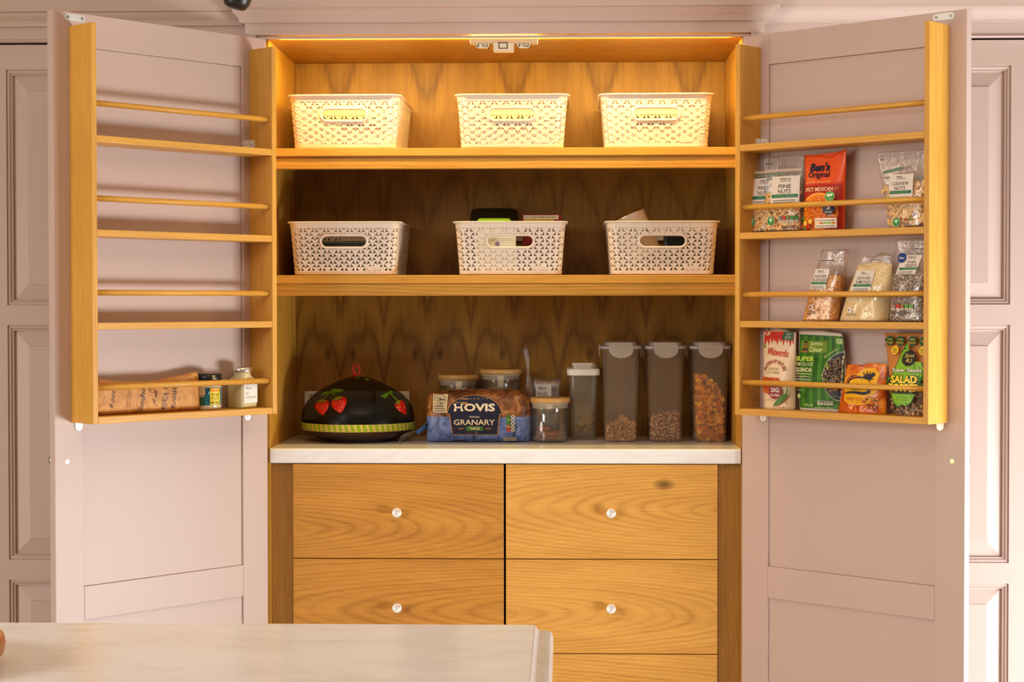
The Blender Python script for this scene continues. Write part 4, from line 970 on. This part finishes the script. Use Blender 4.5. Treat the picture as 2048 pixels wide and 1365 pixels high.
for k in range(64):
    row = k//8; u = -.86+1.72*((k % 8)+rg.uniform(-.2,.2)+(.5 if row % 2 else 0))/7.6; v = .05+row*.0675+rg.uniform(-.012,.012)
    if not -.92 < u < .92: continue
    x, y, z = cfr(u, min(v, .60)); loc = dpt('R', .4440, .030, Z1)
    o = mk('cashew_nut', cashew_mesh(), cm[0]) if base_c is None else base_c.copy()
    if base_c is None: base_c = o
    else: C.objects.link(o)
    Mx = Matrix.Translation(loc) @ Matrix.Rotation(item_rot['R'], 4, 'Z') @ Matrix.Translation((x*.96, y*.72+.004+(k % 3)*.003, z+.004)) @ Matrix.Rotation(rg.uniform(0, 6.28), 4, 'Y') @ Matrix.Rotation(rg.uniform(-.5, .5), 4, 'X')
    o.matrix_world = Mx; tag(o, 'pale curved cashew nut inside the clear bag at the end of the rack', 'cashew nut', 'cashew nuts in the clear bag')
# ---- golden flaxseed
flaxm = NT('flaxseed'); vo = flaxm.n('ShaderNodeTexVoronoi', i_Scale=420); flaxm.set(vo.inputs['Vector'], flaxm.coords()); hs = flaxm.n('ShaderNodeSeparateColor'); flaxm.set(hs.inputs[0], vo.outputs['Color'])
flaxm.base(flaxm.ramp(hs.outputs[0], [(.1, srgb(170, 100, 36)), (.5, srgb(228, 152, 66)), (.9, srgb(250, 196, 112))]), .45); flaxm.bump(vo.outputs['Distance'], .2, .001)
t, m, fr = pouch('flaxseed_bag', 'clear upright bag of golden flaxseed leaning right, open crumpled top', 'R', .2440, .032, Z2, bagfilm, 'clear_film', cat='bag', rz=6, wb=.088, wt=.064, h=.158, db=.024, dt=.012, seed=14, hold=.45, wav=.0018, pw=7, cxf=lambda v: -.008+.034*v, back=.85,
              topf=lambda u: -.006*math.exp(-((u+.1)/.16)**2))
stuff(mk('flaxseed', core(fr, .64, .93, .78), flaxm.mat, t))
pr = Print(ray_surf(m), .085, .158, .0, 0, .006, .0006); pr.lines(0, 36, 84, 86, 1, INK, 2, .6)
grocer_label(pr, -24, 26, 45, 73, ('GOLDEN', 'FLAXSEED'), 'HIGH IN FIBRE', -8, 2); pr.circ(-22, 20, 7, flat(226, 200, 180)); pr.rect(-27, -21, 17.5, 22, flat(120, 90, 110)); pr.text('HEALTHY', -22, 24.5, 2, INK, 14); pr.lines(-34, -10, 10, 15, 3, INK, 6, .5); pr.build('label', t)
# ---- ground almonds
ga = NT('ground_almonds'); nz = ga.noise(ga.coords(), 300, 4, .7); ga.base(ga.ramp(nz, [(.35, srgb(222, 190, 128)), (.6, srgb(242, 220, 168))]), .7); ga.bump(nz, .4, .002)
t, m, fr = pouch('ground_almond_bag', 'slumped clear bag of pale ground almonds between the two seed bags', 'R', .3480, .030, Z2, bagfilm, 'clear_film', cat='bag', wb=.124, wt=.076, h=.144, db=.026, dt=.004, seed=19, hold=.35, wav=.0030, pw=3.5, wmid=.006, cxf=lambda v: -.004+.032*v, back=.7,
              topf=lambda u: .004*math.sin(u*5)+.003*u)
mk('ground_almonds', core(fr, .86, .95, .6), ga.mat, t)
pr = Print(ray_surf(m), .12, .144, .0, 0, .006, .0006)
grocer_label(pr, -17, 25, 45, 77, ('GROUND', 'ALMONDS'), 'HIGH IN VITAMIN E', -4, 2); pr.circ(-20, 17.5, 5, flat(250, 244, 232)); pr.rect(-24, -19.5, 15.5, 20, flat(150, 140, 170)); pr.lines(-30, -6, 9, 13, 2, flat(120, 110, 90), 6, .4); pr.lines(10, 34, 92, 94, 1, INK, 2, .5); pr.build('label', t)
# ---- chia seeds
ch = NT('chia_seeds'); vo = ch.n('ShaderNodeTexVoronoi', i_Scale=560); ch.set(vo.inputs['Vector'], ch.coords()); hs = ch.n('ShaderNodeSeparateColor'); ch.set(hs.inputs[0], vo.outputs['Color'])
ch.base(ch.ramp(hs.outputs[0], [(.45, srgb(84, 66, 58)), (.75, srgb(150, 126, 108)), (.9, srgb(240, 214, 180))]), .4); ch.bump(vo.outputs['Distance'], .2, .001)
t, m, fr = pouch('chia_seed_bag', 'tall clear bag of dark chia seeds with a round blue New sticker', 'R', .4560, .030, Z2, bagfilm, 'clear_film', cat='bag', wb=.100, wt=.084, h=.1770, db=.026, dt=.003, seed=23, hold=.35, wav=.0022, pw=4.5, cxf=lambda v: .001+.006*v, back=.7)
stuff(mk('chia_seeds', core(fr, .58, .94, .6), ch.mat, t))
pr = Print(ray_surf(m), .095, .177, .0, 0, .006, .0006)
grocer_label(pr, -14, 36, 57, 80, ('CHIA', 'SEEDS'), 'SOURCE OF OMEGA 3', -12, 2); pr.circ(-14, 77, 11, flat(20, 60, 130)); pr.text('New', -14, 77, 3, WHITE, 14, .01)
traffic(pr, -32, 26, 14, 21, ((150,130,110),(200,30,40),(150,110,50),(90,150,40),(90,150,40))); pr.lines(-32, 20, 10, 12, 1, INK, 4, .5); pr.lines(16, 40, 87, 89, 1, INK, 4, .5)
for a, b in ((-6, 94), (36, 93)): pr.circ(a, b, 1.6, INK, 8)
pr.build('label', t)
# ---- cream pouch of grains
t, m, fr = pouch('grain_pouch', 'cream pouch of spicy grains with a red burst at its top', 'R', .1240, .030, Z3, plain('cream_pouch_film', srgb(232, 206, 170), .38, 0, .45), wb=.084, wt=.088, h=.1765, db=.020, seed=31, hold=.35, wav=.0012, pw=3.2, nu=32, topf=lambda u: .003*math.cos(u*3))
pr = Print(ray_surf(m), .086, .1765, 0, 0, .006, .0006); RD = flat(204, 44, 26)
bur = [(-46, 99), (46, 99), (46, 82)] + [q for k in range(9) for q in ((40-k*9.5, 88+((k*37) % 5)), (36-k*9.5, 80+((k*53) % 7)))] + [(-46, 82)]
pr.poly(bur, RD)
pr.poly([(16, 99), (46, 99), (44, 87.5), (10, 89)], flat(34, 96, 54)); pr.text('LOW', 30, 95.5, 2.8, WHITE, 14); pr.text('IN FAT', 29, 91.5, 2.8, WHITE, 18); pr.oval(-36, 97, 9, 3.2, flat(232, 206, 170), 16); pr.oval(-36, 97.4, 7, 2.4, RD, 16)
pr.text('Whitworths', 2, 72.5, 9.5, RD, 66, .012, .12, -6); pr.text('PROTEIN BY NATURE', -2, 61, 5, flat(150, 30, 24), 86, .015, 0, 0, 33); pr.circ(-44, 80, 5, flat(150, 150, 60), 14)
pr.text('MEXICAN', -6, 51.5, 3.4, flat(140, 140, 70), 30); pr.text('SPICY GRAINS', -6, 46.8, 3.4, flat(140, 140, 70), 40)
pr.poly([(-42, 41), (14, 40), (16, 33), (6, 22), (-12, 18), (-34, 22), (-42, 30)], flat(206, 84, 22))
rgx = random.Random(9)
for k in range(130): a, b = rgx.uniform(-40, 13), rgx.uniform(20, 40); pr.oval(a, b, 1.6, .7, [flat(230, 120, 40), flat(176, 58, 14), flat(240, 150, 60)][k % 3], 6)
pr.circ(8, 22.5, 19, flat(140, 28, 42), 26); pr.text('20G', 8, 25, 6.2, WHITE, 25, .02); pr.text('PROTEIN', 8, 18.2, 3.2, WHITE, 27, .01)
pr.poly([(2, 3), (8, 9), (24, 17), (42, 22), (40, 15), (24, 8)], flat(70, 120, 34)); pr.poly([(38, 21), (40, 27), (43, 29), (42, 22)], flat(100, 150, 50)); pr.text('HIGH IN FIBRE', -22, 12, 1.8, flat(170, 140, 60), 40)
for a, b in ((-40, 10), (-42, 6), (-37, 5), (24, 3), (33, 3), (40, 9)): pr.oval(a, b, 2.2, 1, flat(176, 84, 40), 8)
pr.build('printed_front', t)
# ---- green quinoa pouch
t, m, fr = pouch('quinoa_pouch', 'green pouch of quinoa with a white edge and a dark bowl picture', 'R', .2320, .019, Z3, plain('white_pouch_film', srgb(226, 214, 200), .38, 0, .45), wb=.130, wt=.116, h=.1760, db=.018, seed=37, hold=.35, wav=.0012, pw=3.4, nu=36,
              cxf=lambda v: .004-.010*v, topf=lambda u: -.002*u+.0016*math.cos(u*4) - .010*max(0, (u-.86)/.14)**2)
pr = Print(ray_surf(m), .121, .176, .0025, 0, .006, .0006); G1 = flat(44, 104, 18); G2 = flat(66, 132, 24)
pr.poly([(-46, 3), (50, 3), (46, 50), (41, 94), (-52, 96), (-50, 50)], G1)
for i, a in enumerate((-40, -22, -4, 14, 30)): pr.poly([(a, 4), (a+9, 4), (a+6, 94), (a-2, 94)], G2); pr.poly([(a+9, 4), (a+9.8, 4), (a+7, 94), (a+6.2, 94)], flat(28, 72, 12))
pr.rect(-48, 11, 73, 88, flat(112, 142, 26)); pr.text('Jamie', -13, 84, 6.4, flat(226, 236, 176), 27, .012); pr.text('Oliver', -13, 77, 6.4, flat(226, 236, 176), 29, .012, .12)
# small printed portrait
pr.poly([(-46, 73), (-29, 73), (-31, 78), (-37, 79), (-43, 78)], flat(52, 56, 50)); pr.oval(-37, 82, 3.6, 4.2, flat(150, 92, 62), 14); pr.oval(-37, 85, 4.1, 2.6, flat(28, 18, 14), 14, 0, 180); pr.poly([(-45, 73.2), (-30, 73.2), (-31.5, 75.6), (-43, 75.6)], flat(166, 104, 70))
pr.poly([(26, 92), (41, 91), (42, 84), (28, 84)], flat(130, 178, 40)); pr.lines(29, 40, 88.5, 90.5, 1, WHITE, 2, .7); pr.lines(30, 40, 85.5, 87.5, 1, WHITE, 3, .7)
pr.poly(clamp(arcpoly(49, 44, 42, 31.5), -46, 46), flat(190, 190, 160)); pr.poly(clamp(arcpoly(49, 44, 41, 30.8), -46, 46), flat(38, 34, 34)); pr.text('BIG ON FLAVOUR', 20, 73, 2.8, flat(210, 225, 150), 30, .01, 0, 32)
for k in range(330):
    a, b = rgx.uniform(12, 44), rgx.uniform(24, 68)
    if ((a-50)/37)**2+((b-45)/25)**2 < 1: pr.oval(a, b, rgx.uniform(.8, 1.8), rgx.uniform(.5, 1.0), [flat(120, 74, 40), flat(70, 42, 26), flat(170, 124, 82), flat(200, 168, 130), flat(90, 56, 34), flat(150, 84, 40)][k % 6], 6)
for a, b, c in ((21, 59, (140,180,40)), (24, 55, (150,190,50)), (20, 40, (90,140,40)), (38, 63, (140,80,30))): pr.oval(a, b, 1.7, 2.6, flat(*c), 8)
pr.text('SUPER', -26, 65.5, 6, flat(170, 206, 70), 42, .04); pr.text('TOMATO & OLIVE', -27, 58.8, 4.6, flat(206, 216, 160), 41, .004); pr.text('QUINOA', -27, 51.2, 6.6, flat(226, 226, 176), 39, .018); pr.rect(-45, -8, 46, 47, flat(190, 206, 120))
pr.text('WITH BROWN RICE,', -28, 43, 2, WHITE, 32); pr.text('RED PEPPERS & FENNEL', -27, 39.5, 2, WHITE, 36); pr.rect(-45, -10, 36.5, 37, flat(190, 206, 120)); pr.rect(-42, -22, 26, 26.5, flat(190, 206, 120)); pr.circ(-36, 18.5, 4, flat(170, 200, 120)); pr.text('250g', -18, 7.5, 3.6, flat(210, 220, 150), 11); pr.text('e', -7, 7.5, 3, flat(210, 220, 150), 5)
traffic(pr, 5, 38, 8.5, 14, ((150,150,130),(130,130,110),(130,130,110),(130,130,110),(130,130,110))); pr.lines(0, 40, 4.5, 6.5, 1, flat(180, 190, 140), 8, .4)
pr.build('printed_front', t)
# ---- noodle packet
org = NT('orange_wrapper'); nz = org.noise(org.coords(), 24, 3, .6, .8); org.base(org.ramp(nz, [(.32, srgb(150, 46, 10)), (.5, srgb(212, 98, 18)), (.68, srgb(236, 150, 40))]), .22, 0, .5); org.bump(org.noise(org.coords(), 60, 3, .6, .8), .5, .004)
t, m, fr = pouch('noodle_packet', 'crumpled orange and yellow packet with a dark dragon, slumped in front of the green pouch', 'R', .3440, .036, Z3, org.mat, wb=.122, wt=.098, h=.106, db=.0195, dt=.003, seed=41, hold=.25, wav=.0035, pw=2.4, nu=34, cat='packet', cxf=lambda v: -.002+.012*v, topf=lambda u: .004*u+.002*math.sin(u*6))
pr = Print(ray_surf(m), .11, .106, 0, 0, .005, .0008); YL = flat(240, 180, 20); NV2 = flat(44, 44, 62)
pr.poly([(-36, 72), (-10, 78), (6, 92), (30, 93), (42, 82), (38, 64), (40, 46), (30, 36), (-32, 38), (-38, 52)], YL); pr.poly([(-36, 36), (-30, 40), (22, 39), (29, 30), (24, 21), (4, 17), (-20, 18), (-34, 24)], YL)
def ribbon(pts, wd, mat):
    l, r_ = [], []
    for i, p in enumerate(pts):
        q = pts[min(i+1, len(pts)-1)]; o = pts[max(i-1, 0)]; dx, dy = q[0]-o[0], q[1]-o[1]; L = math.hypot(dx, dy) or 1; ww = wd*(1-.75*abs(2*i/(len(pts)-1)-1)**3)
        l.append((p[0]-dy/L*ww, p[1]+dx/L*ww)); r_.append((p[0]+dy/L*ww, p[1]-dx/L*ww))
    for i in range(len(pts)-1): pr.poly([l[i], r_[i], r_[i+1], l[i+1]], mat)
body = [(10+0, 76)] + [(-8+22*math.cos(R(a)), 63+11*math.sin(R(a))) for a in range(60, 271, 15)] + [(4, 53), (14, 55), (22, 51), (24, 45), (14, 41), (-8, 43), (-26, 42), (-32, 40)]
ribbon(body, 4.2, NV2); ribbon([(x, y+.4) for x, y in body[2:15]], 1.6, flat(214, 96, 30))
pr.poly([(4, 74), (12, 80), (22, 80), (32, 84), (34, 78), (26, 74), (30, 70), (20, 69), (10, 70)], NV2)
for a, b, c, d in ((8,78,4,87),(14,80,12,89),(19,80,22,89),(24,80,31,88),(10,72,0,68),(20,69,24,62),(-28,60,-38,56),(-18,73,-22,80),(22,52,32,56)): pr.poly([(a-1.6, b), (c, d), (a+1.6, b+.6)], NV2)
pr.text('SWEET & SOUR', -3, 29.5, 7, flat(190, 90, 20), 50, .004, .1); pr.lines(-24, 18, 22, 24, 1, flat(190, 110, 20), 4, .5)
for k in range(36): a, b = rgx.uniform(14, 43), rgx.uniform(6, 36); pr.oval(a, b, rgx.uniform(1.5, 3), rgx.uniform(1.2, 2.4), [flat(150, 60, 24), flat(206, 120, 50), flat(112, 44, 20), flat(226, 160, 90), flat(110, 120, 40)][k % 5], 8)
pr.circ(-12, 11, 3, flat(244, 170, 60), 10)
pr.build('printed_front', t)
# ---- salad topper pouch
kraft = plain('kraft_pouch', srgb(204, 132, 62), .45, 0, .35, .2, 300, .15)
t, m, fr = pouch('seed_pouch', 'tan pouch of salad seeds with a green drop logo and a clear foot', 'R', .4560, .030, Z3, kraft, wb=.086, wt=.128, h=.1740, db=.024, dt=.002, seed=47, hold=.35, wav=.0010, pw=3.2, nu=36, cxf=lambda v: .006-.004*v)
pr = Print(ray_surf(m), .108, .174, 0, 0, .006, .0007); DG = flat(24, 84, 36); LG = flat(126, 180, 30)
win = flat(112, 84, 60, .3)
pr.poly([(-33, 1), (43, 1), (46, 30), (-36, 31)], win)
for k in range(150): a, b = rgx.uniform(-32, 42), rgx.uniform(2, 30); pr.oval(a, b, rgx.uniform(1.8, 3.6), rgx.uniform(1, 1.7), [flat(168, 120, 84), flat(140, 96, 70), flat(196, 150, 112), flat(160, 150, 84), flat(116, 80, 62)][k % 5], 8)
for a in (-39, -15, 12, 37):
    pr.circ(a, 91 if a < 30 else 90.5, 9.6, DG)
for a, s1, s2 in ((-39,'High','Protein'),(-15,'High','Fibre'),(12,'100%','Natural'),(37,'Vegan','')):
    pr.text(s1, a, 92.5 if s2 else 90.5, 2.4, YL, 10 if s2 else 13, .012); 
    if s2: pr.text(s2, a, 88.7, 2.4, YL, 15, .012)
for a, b in ((-24, 79.5), (38, 79.5)): pr.circ(a, b, 8.4, flat(240, 200, 30)); pr.lines(a-5, a+5, b-3, b+3, 3, INK, int(a+60), .4)
pr.text('x', -48, 92, 2.4, INK, 4); pr.lines(-50, -44, 84, 88, 2, INK, 3, .4)
drop = [(0, 88), (6, 80), (14, 72), (22, 66), (34, 66), (40, 58), (38, 44), (26, 34), (8, 31), (-10, 34), (-22, 42), (-21, 54), (-14, 66), (-7, 78)]
pr.poly([(a*1.07+2.4, b+(1.6 if b > 70 else -1 if b < 36 else 0)) for a, b in drop], DG); pr.poly([(a+3, b) for a, b in drop], LG)
pr.circ(12, 70, 15.5, flat(30, 26, 14)); pr.text('Good', 12, 73.5, 4.6, flat(226, 200, 90), 19, .0); pr.text('4U', 12, 67.2, 5.2, flat(226, 200, 90), 13, .0)
pr.text('Super Seeds', 9, 54.8, 5.6, flat(30, 30, 24), 66, .12); pr.text('Super Seeds', 9, 55, 5.2, WHITE, 63, .025)
rg3 = random.Random(5)
for k in range(26): a, b = rg3.choice([rg3.uniform(-42, -24), rg3.uniform(36, 47)]), rg3.uniform(32, 46); pr.oval(a, b, 4, 2, [flat(50, 110, 30), flat(90, 150, 40), flat(34, 84, 24)][k % 3], 8)
for s_, a, b, hh, ww in (('SALAD', 6, 44.5, 9.5, 58), ('TOPPER', 6, 34.5, 9.5, 70)): pr.text(s_, a, b, hh*1.18, flat(24, 40, 16), ww*1.08, .09); pr.text(s_, a, b, hh, flat(248, 214, 50), ww, .04)
pr.poly([(-22, 27), (32, 27), (24, 16), (12, 11), (4, 13), (-6, 10), (-16, 16)], DG); pr.poly([(-20.6, 27), (30.6, 27), (23, 17), (12, 12.4), (4, 14.4), (-6, 11.6), (-15, 17)], LG); pr.text('Mixed Seeds', 6, 27.6, 2.6, DG, 40, .03); pr.text('Sweet Pepper', 4, 22.5, 1.8, DG, 24); pr.text('Salt and Pepper', 4, 19.5, 1.8, DG, 26)
pr.build('printed_front', t)

# ================================================================== things on the left door rack
ZL = 1.0193
pk = NT('brown_kraft_paper'); nz = pk.noise(pk.coords(), 45, 4, .6, .5); pk.base(pk.ramp(nz, [(.3, srgb(182, 120, 56)), (.6, srgb(214, 154, 80))]), .6); pk.bump(pk.noise(pk.coords(), 55, 4, .65, .7), .55, .004)
t = thing('pasta_bag', 'brown paper bag of spaghetti lying along the bottom shelf, handwritten print', 'bag', dpt('L', .3640, .0260, ZL), item_rot['L'])
hl = .148; m = MB(); rings = []
for i in range(31):
    x = -hl+(.2920)*i/30; u = i/30; topz = .0735+.006*(1-u)**2-.012*math.sin(math.pi*min(1, u*1.05))*.55+.012*max(0, (u-.55)/.45); xs = 0
    ring = []
    for j in range(26):
        a = j/26*2*math.pi; y = .0195*math.copysign(abs(math.cos(a))**.55, math.cos(a)); z = topz/2+topz/2*math.copysign(abs(math.sin(a))**.5, math.sin(a))
        k = 1 if .04 < u < .95 else .62; y = y*k
        y += .0022*noise.noise(Vector((x*40, z*40, 7))); xx = x+(-.010*(z/topz)+.004)*(1 if u > .9 else 0)
        ring.append((xx, y, max(0, z+.0014*noise.noise(Vector((x*60, 3, z*30)))*(z > .01))))
    rings.append(ring)
m.loft(rings); mk('paper_bag', m, pk.mat, t)
pr = Print(ray_surf(m), .27, .080, .004, 0, .006, .0006); PI_ = flat(64, 34, 42)
for s_, a, b, hh, ww, bo in (('500 g', -36, 43, 5, 15, .0), ('pasta di semola', -21.5, 42, 2.6, 15, 0), ('di grano duro', -19, 40, 2.6, 14, 0), ('spaghetti.', -7.5, 40, 7, 21, .0), ('la Vialla', 14.5, 42, 7, 21, .0), ('Fattoria', 24, 44, 6.5, 21, .0)):
    V, F, bb = text_mesh(s_, bo, .25); ky = hh*.27/100*.5/(bb[3]-bb[2])*1.5; kx = ww*.27/100*.98/(bb[1]-bb[0]); cxx, cyy = (bb[0]+bb[1])/2, (bb[2]+bb[3])/2; px, pz = pr.P(a, b); ca, sa = math.cos(R(-97)), math.sin(R(-97))
    pr.put([(px+(x-cxx)*kx*ca-(y-cyy)*ky*sa, pz+(x-cxx)*kx*sa+(y-cyy)*ky*ca) for x, y in V], F, PI_ if ww > 15 or s_ == '500 g' else flat(140, 84, 44))
BRN = flat(136, 84, 44); pr.circ(1.5, 63, 2.6, BRN); pr.circ(1.5, 63, 2.1, flat(200, 140, 76)); pr.poly([(3.5, 66), (7, 60), (5.6, 40), (4.8, 40)], BRN); pr.poly([(2, 40), (5.5, 34), (3.6, 26), (2.4, 30)], BRN); pr.poly([(4, 26), (7, 16), (6.6, 16), (3.4, 25)], BRN); pr.circ(-10.5, 14, .8, flat(170, 50, 30), 8)
pr.build('handwritten_print', t)
# tartare sauce jar
t = thing('sauce_jar', 'tartare sauce jar with a black lid and a yellow and blue label', 'jar', dpt('L', .1940, .0330, ZL), item_rot['L']-R(37.7))
m = MB(); m.lathe([(.002,0),(.024,0),(.0272,.003),(.0278,.008),(.0278,.052),(.0262,.060),(.0250,.0635),(.0250,.066)], 40); mk('glass_jar', m, plain('cream_sauce_glass', srgb(206, 186, 148), .12, 0, .5), t)
m = MB(); m.lathe([(.026,.066),(.0285,.0655),(.0290,.067),(.0290,.0785),(.0275,.0805),(.002,.0805)], 40); mk('lid', m, plain('black_lid', (.012,.010,.010,1), .3), t)
cyl = lambda x, z: -math.sqrt(max(1e-6, .0278**2-x*x))
pr = Print(cyl, .0556, .0805, 0, 0, .003, .0004); TE = flat(20, 100, 110)
pr.rect(-49, 49, 13, 61, TE)
for k in range(26): pr.oval(rgx.uniform(-10, 46), rgx.uniform(16, 58), rgx.uniform(3, 7), rgx.uniform(2, 5), [flat(40, 140, 150), flat(16, 78, 100), flat(90, 180, 200), flat(20, 90, 90)][k % 4], 9)
pr.rect(-48, -18, 13, 36, flat(26, 76, 54)); pr.rect(-48, -18, 36, 42, flat(206, 190, 160)); pr.rect(-48, -18, 38, 40, INK); pr.rect(-48, -14, 42, 61, flat(206, 186, 148))
pr.rect(5, 43, 14, 60, flat(240, 214, 40)); pr.rect(5, 43, 50, 60, flat(246, 180, 20)); pr.text("Colman's", 24, 54.5, 5.5, flat(200, 40, 20), 32, .02, .15)
for s_, b, hh in (('TARTARE', 43, 8), ('SAUCE', 34.5, 5.5), ('CRAFTED IN', 28.5, 2.6), ('BRITAIN', 20.5, 8)): pr.text(s_, 24, b, hh, flat(30, 40, 30), 32, .012)
pr.poly([(14, 80), (26, 80), (26, 97), (14, 97)], flat(190, 160, 90)) if False else None
pr.build('label', t)
pr = Print(lambda x, z: -math.sqrt(max(1e-6, .0290**2-x*x)), .058, .0805, 0, 0, .003, .0004); pr.rect(14, 24, 84, 96, flat(190, 170, 110)); pr.lines(15, 23, 86, 95, 3, INK, 3, .5); pr.build('lid_seal', t)
# square jar
t = thing('square_jar', 'square glass jar with a silver lid and a white label near the hinge', 'jar', dpt('L', .1030, .0370, ZL), item_rot['L']+R(8))
m = MB(); m.loft([rrect(.0225, .0225, .006, 0), rrect(.0250, .0250, .007, .003), rrect(.0250, .0250, .007, .058), rrect(.0225, .0225, .012, .068), rrect(.0190, .0190, .0180, .073), rrect(.0190, .0190, .0180, .084)]); mk('glass_jar', m, plain('pale_green_sauce_glass', srgb(208, 196, 150), .12, 0, .5), t)
m = MB(); m.lathe([(.0200,.0825),(.0225,.0822),(.0230,.0835),(.0230,.0905),(.0215,.0922),(.002,.0922)], 36); mk('lid', m, plain('silver_lid', (.78,.74,.66,1), .25, 1.0), t)
pr = Print(lambda x, z: -.0250, .05, .0922, 0, 0, .02, .0003); pr.rect(-42, 45, 13, 58, flat(232, 228, 220)); pr.text('TESCO', -18, 55, 2.2, INK, 20); pr.text('finest', -12, 50, 6.5, INK, 40, .0, .3); pr.text('*', 16, 54.5, 3, INK, 5); pr.text('TARTARE', -22, 38, 2, INK, 18); pr.text('SAUCE', -22, 34, 2, INK, 18); pr.lines(-34, 34, 25, 31, 2, flat(150, 145, 140), 4, .35); lo = pr.build('label', t)

# ================================================================== overhead spotlight and the thing on the island
t = thing('spotlight', 'black spotlight hanging above the left end of the cornice', 'lamp', (-.5330, -.52, 1.8580))
m = MB(); m.lathe([(.0010,0),(.016,.0005),(.023,.004),(.0275,.014),(.034,.060),(.0345,.12),(.030,.128),(.004,.130)], 36); o = mk('lamp_body', m, black_mat, t); o.rotation_euler = (0, R(14), 0)
m = MB(); m.lathe([(.004,.128),(.004,.64)], 12); mk('stem', m, black_mat, t, loc=(.031,0,-.003)); 
t = thing('wooden_bowl', 'rounded wooden bowl standing on the island at the left edge of the picture', 'bowl', (-.4770, -2.53, .9200))
m = MB(); m.lathe([(.002,0),(.070,0),(.092,.004),(.0985,.012),(.100,.020),(.0985,.0275),(.095,.0285),(.088,.022),(.06,.010),(.002,.008)], 40); mk('bowl_body', m, plain('orange_wood', srgb(214, 142, 84), .35, 0, .4, .05, 60, .2), t)
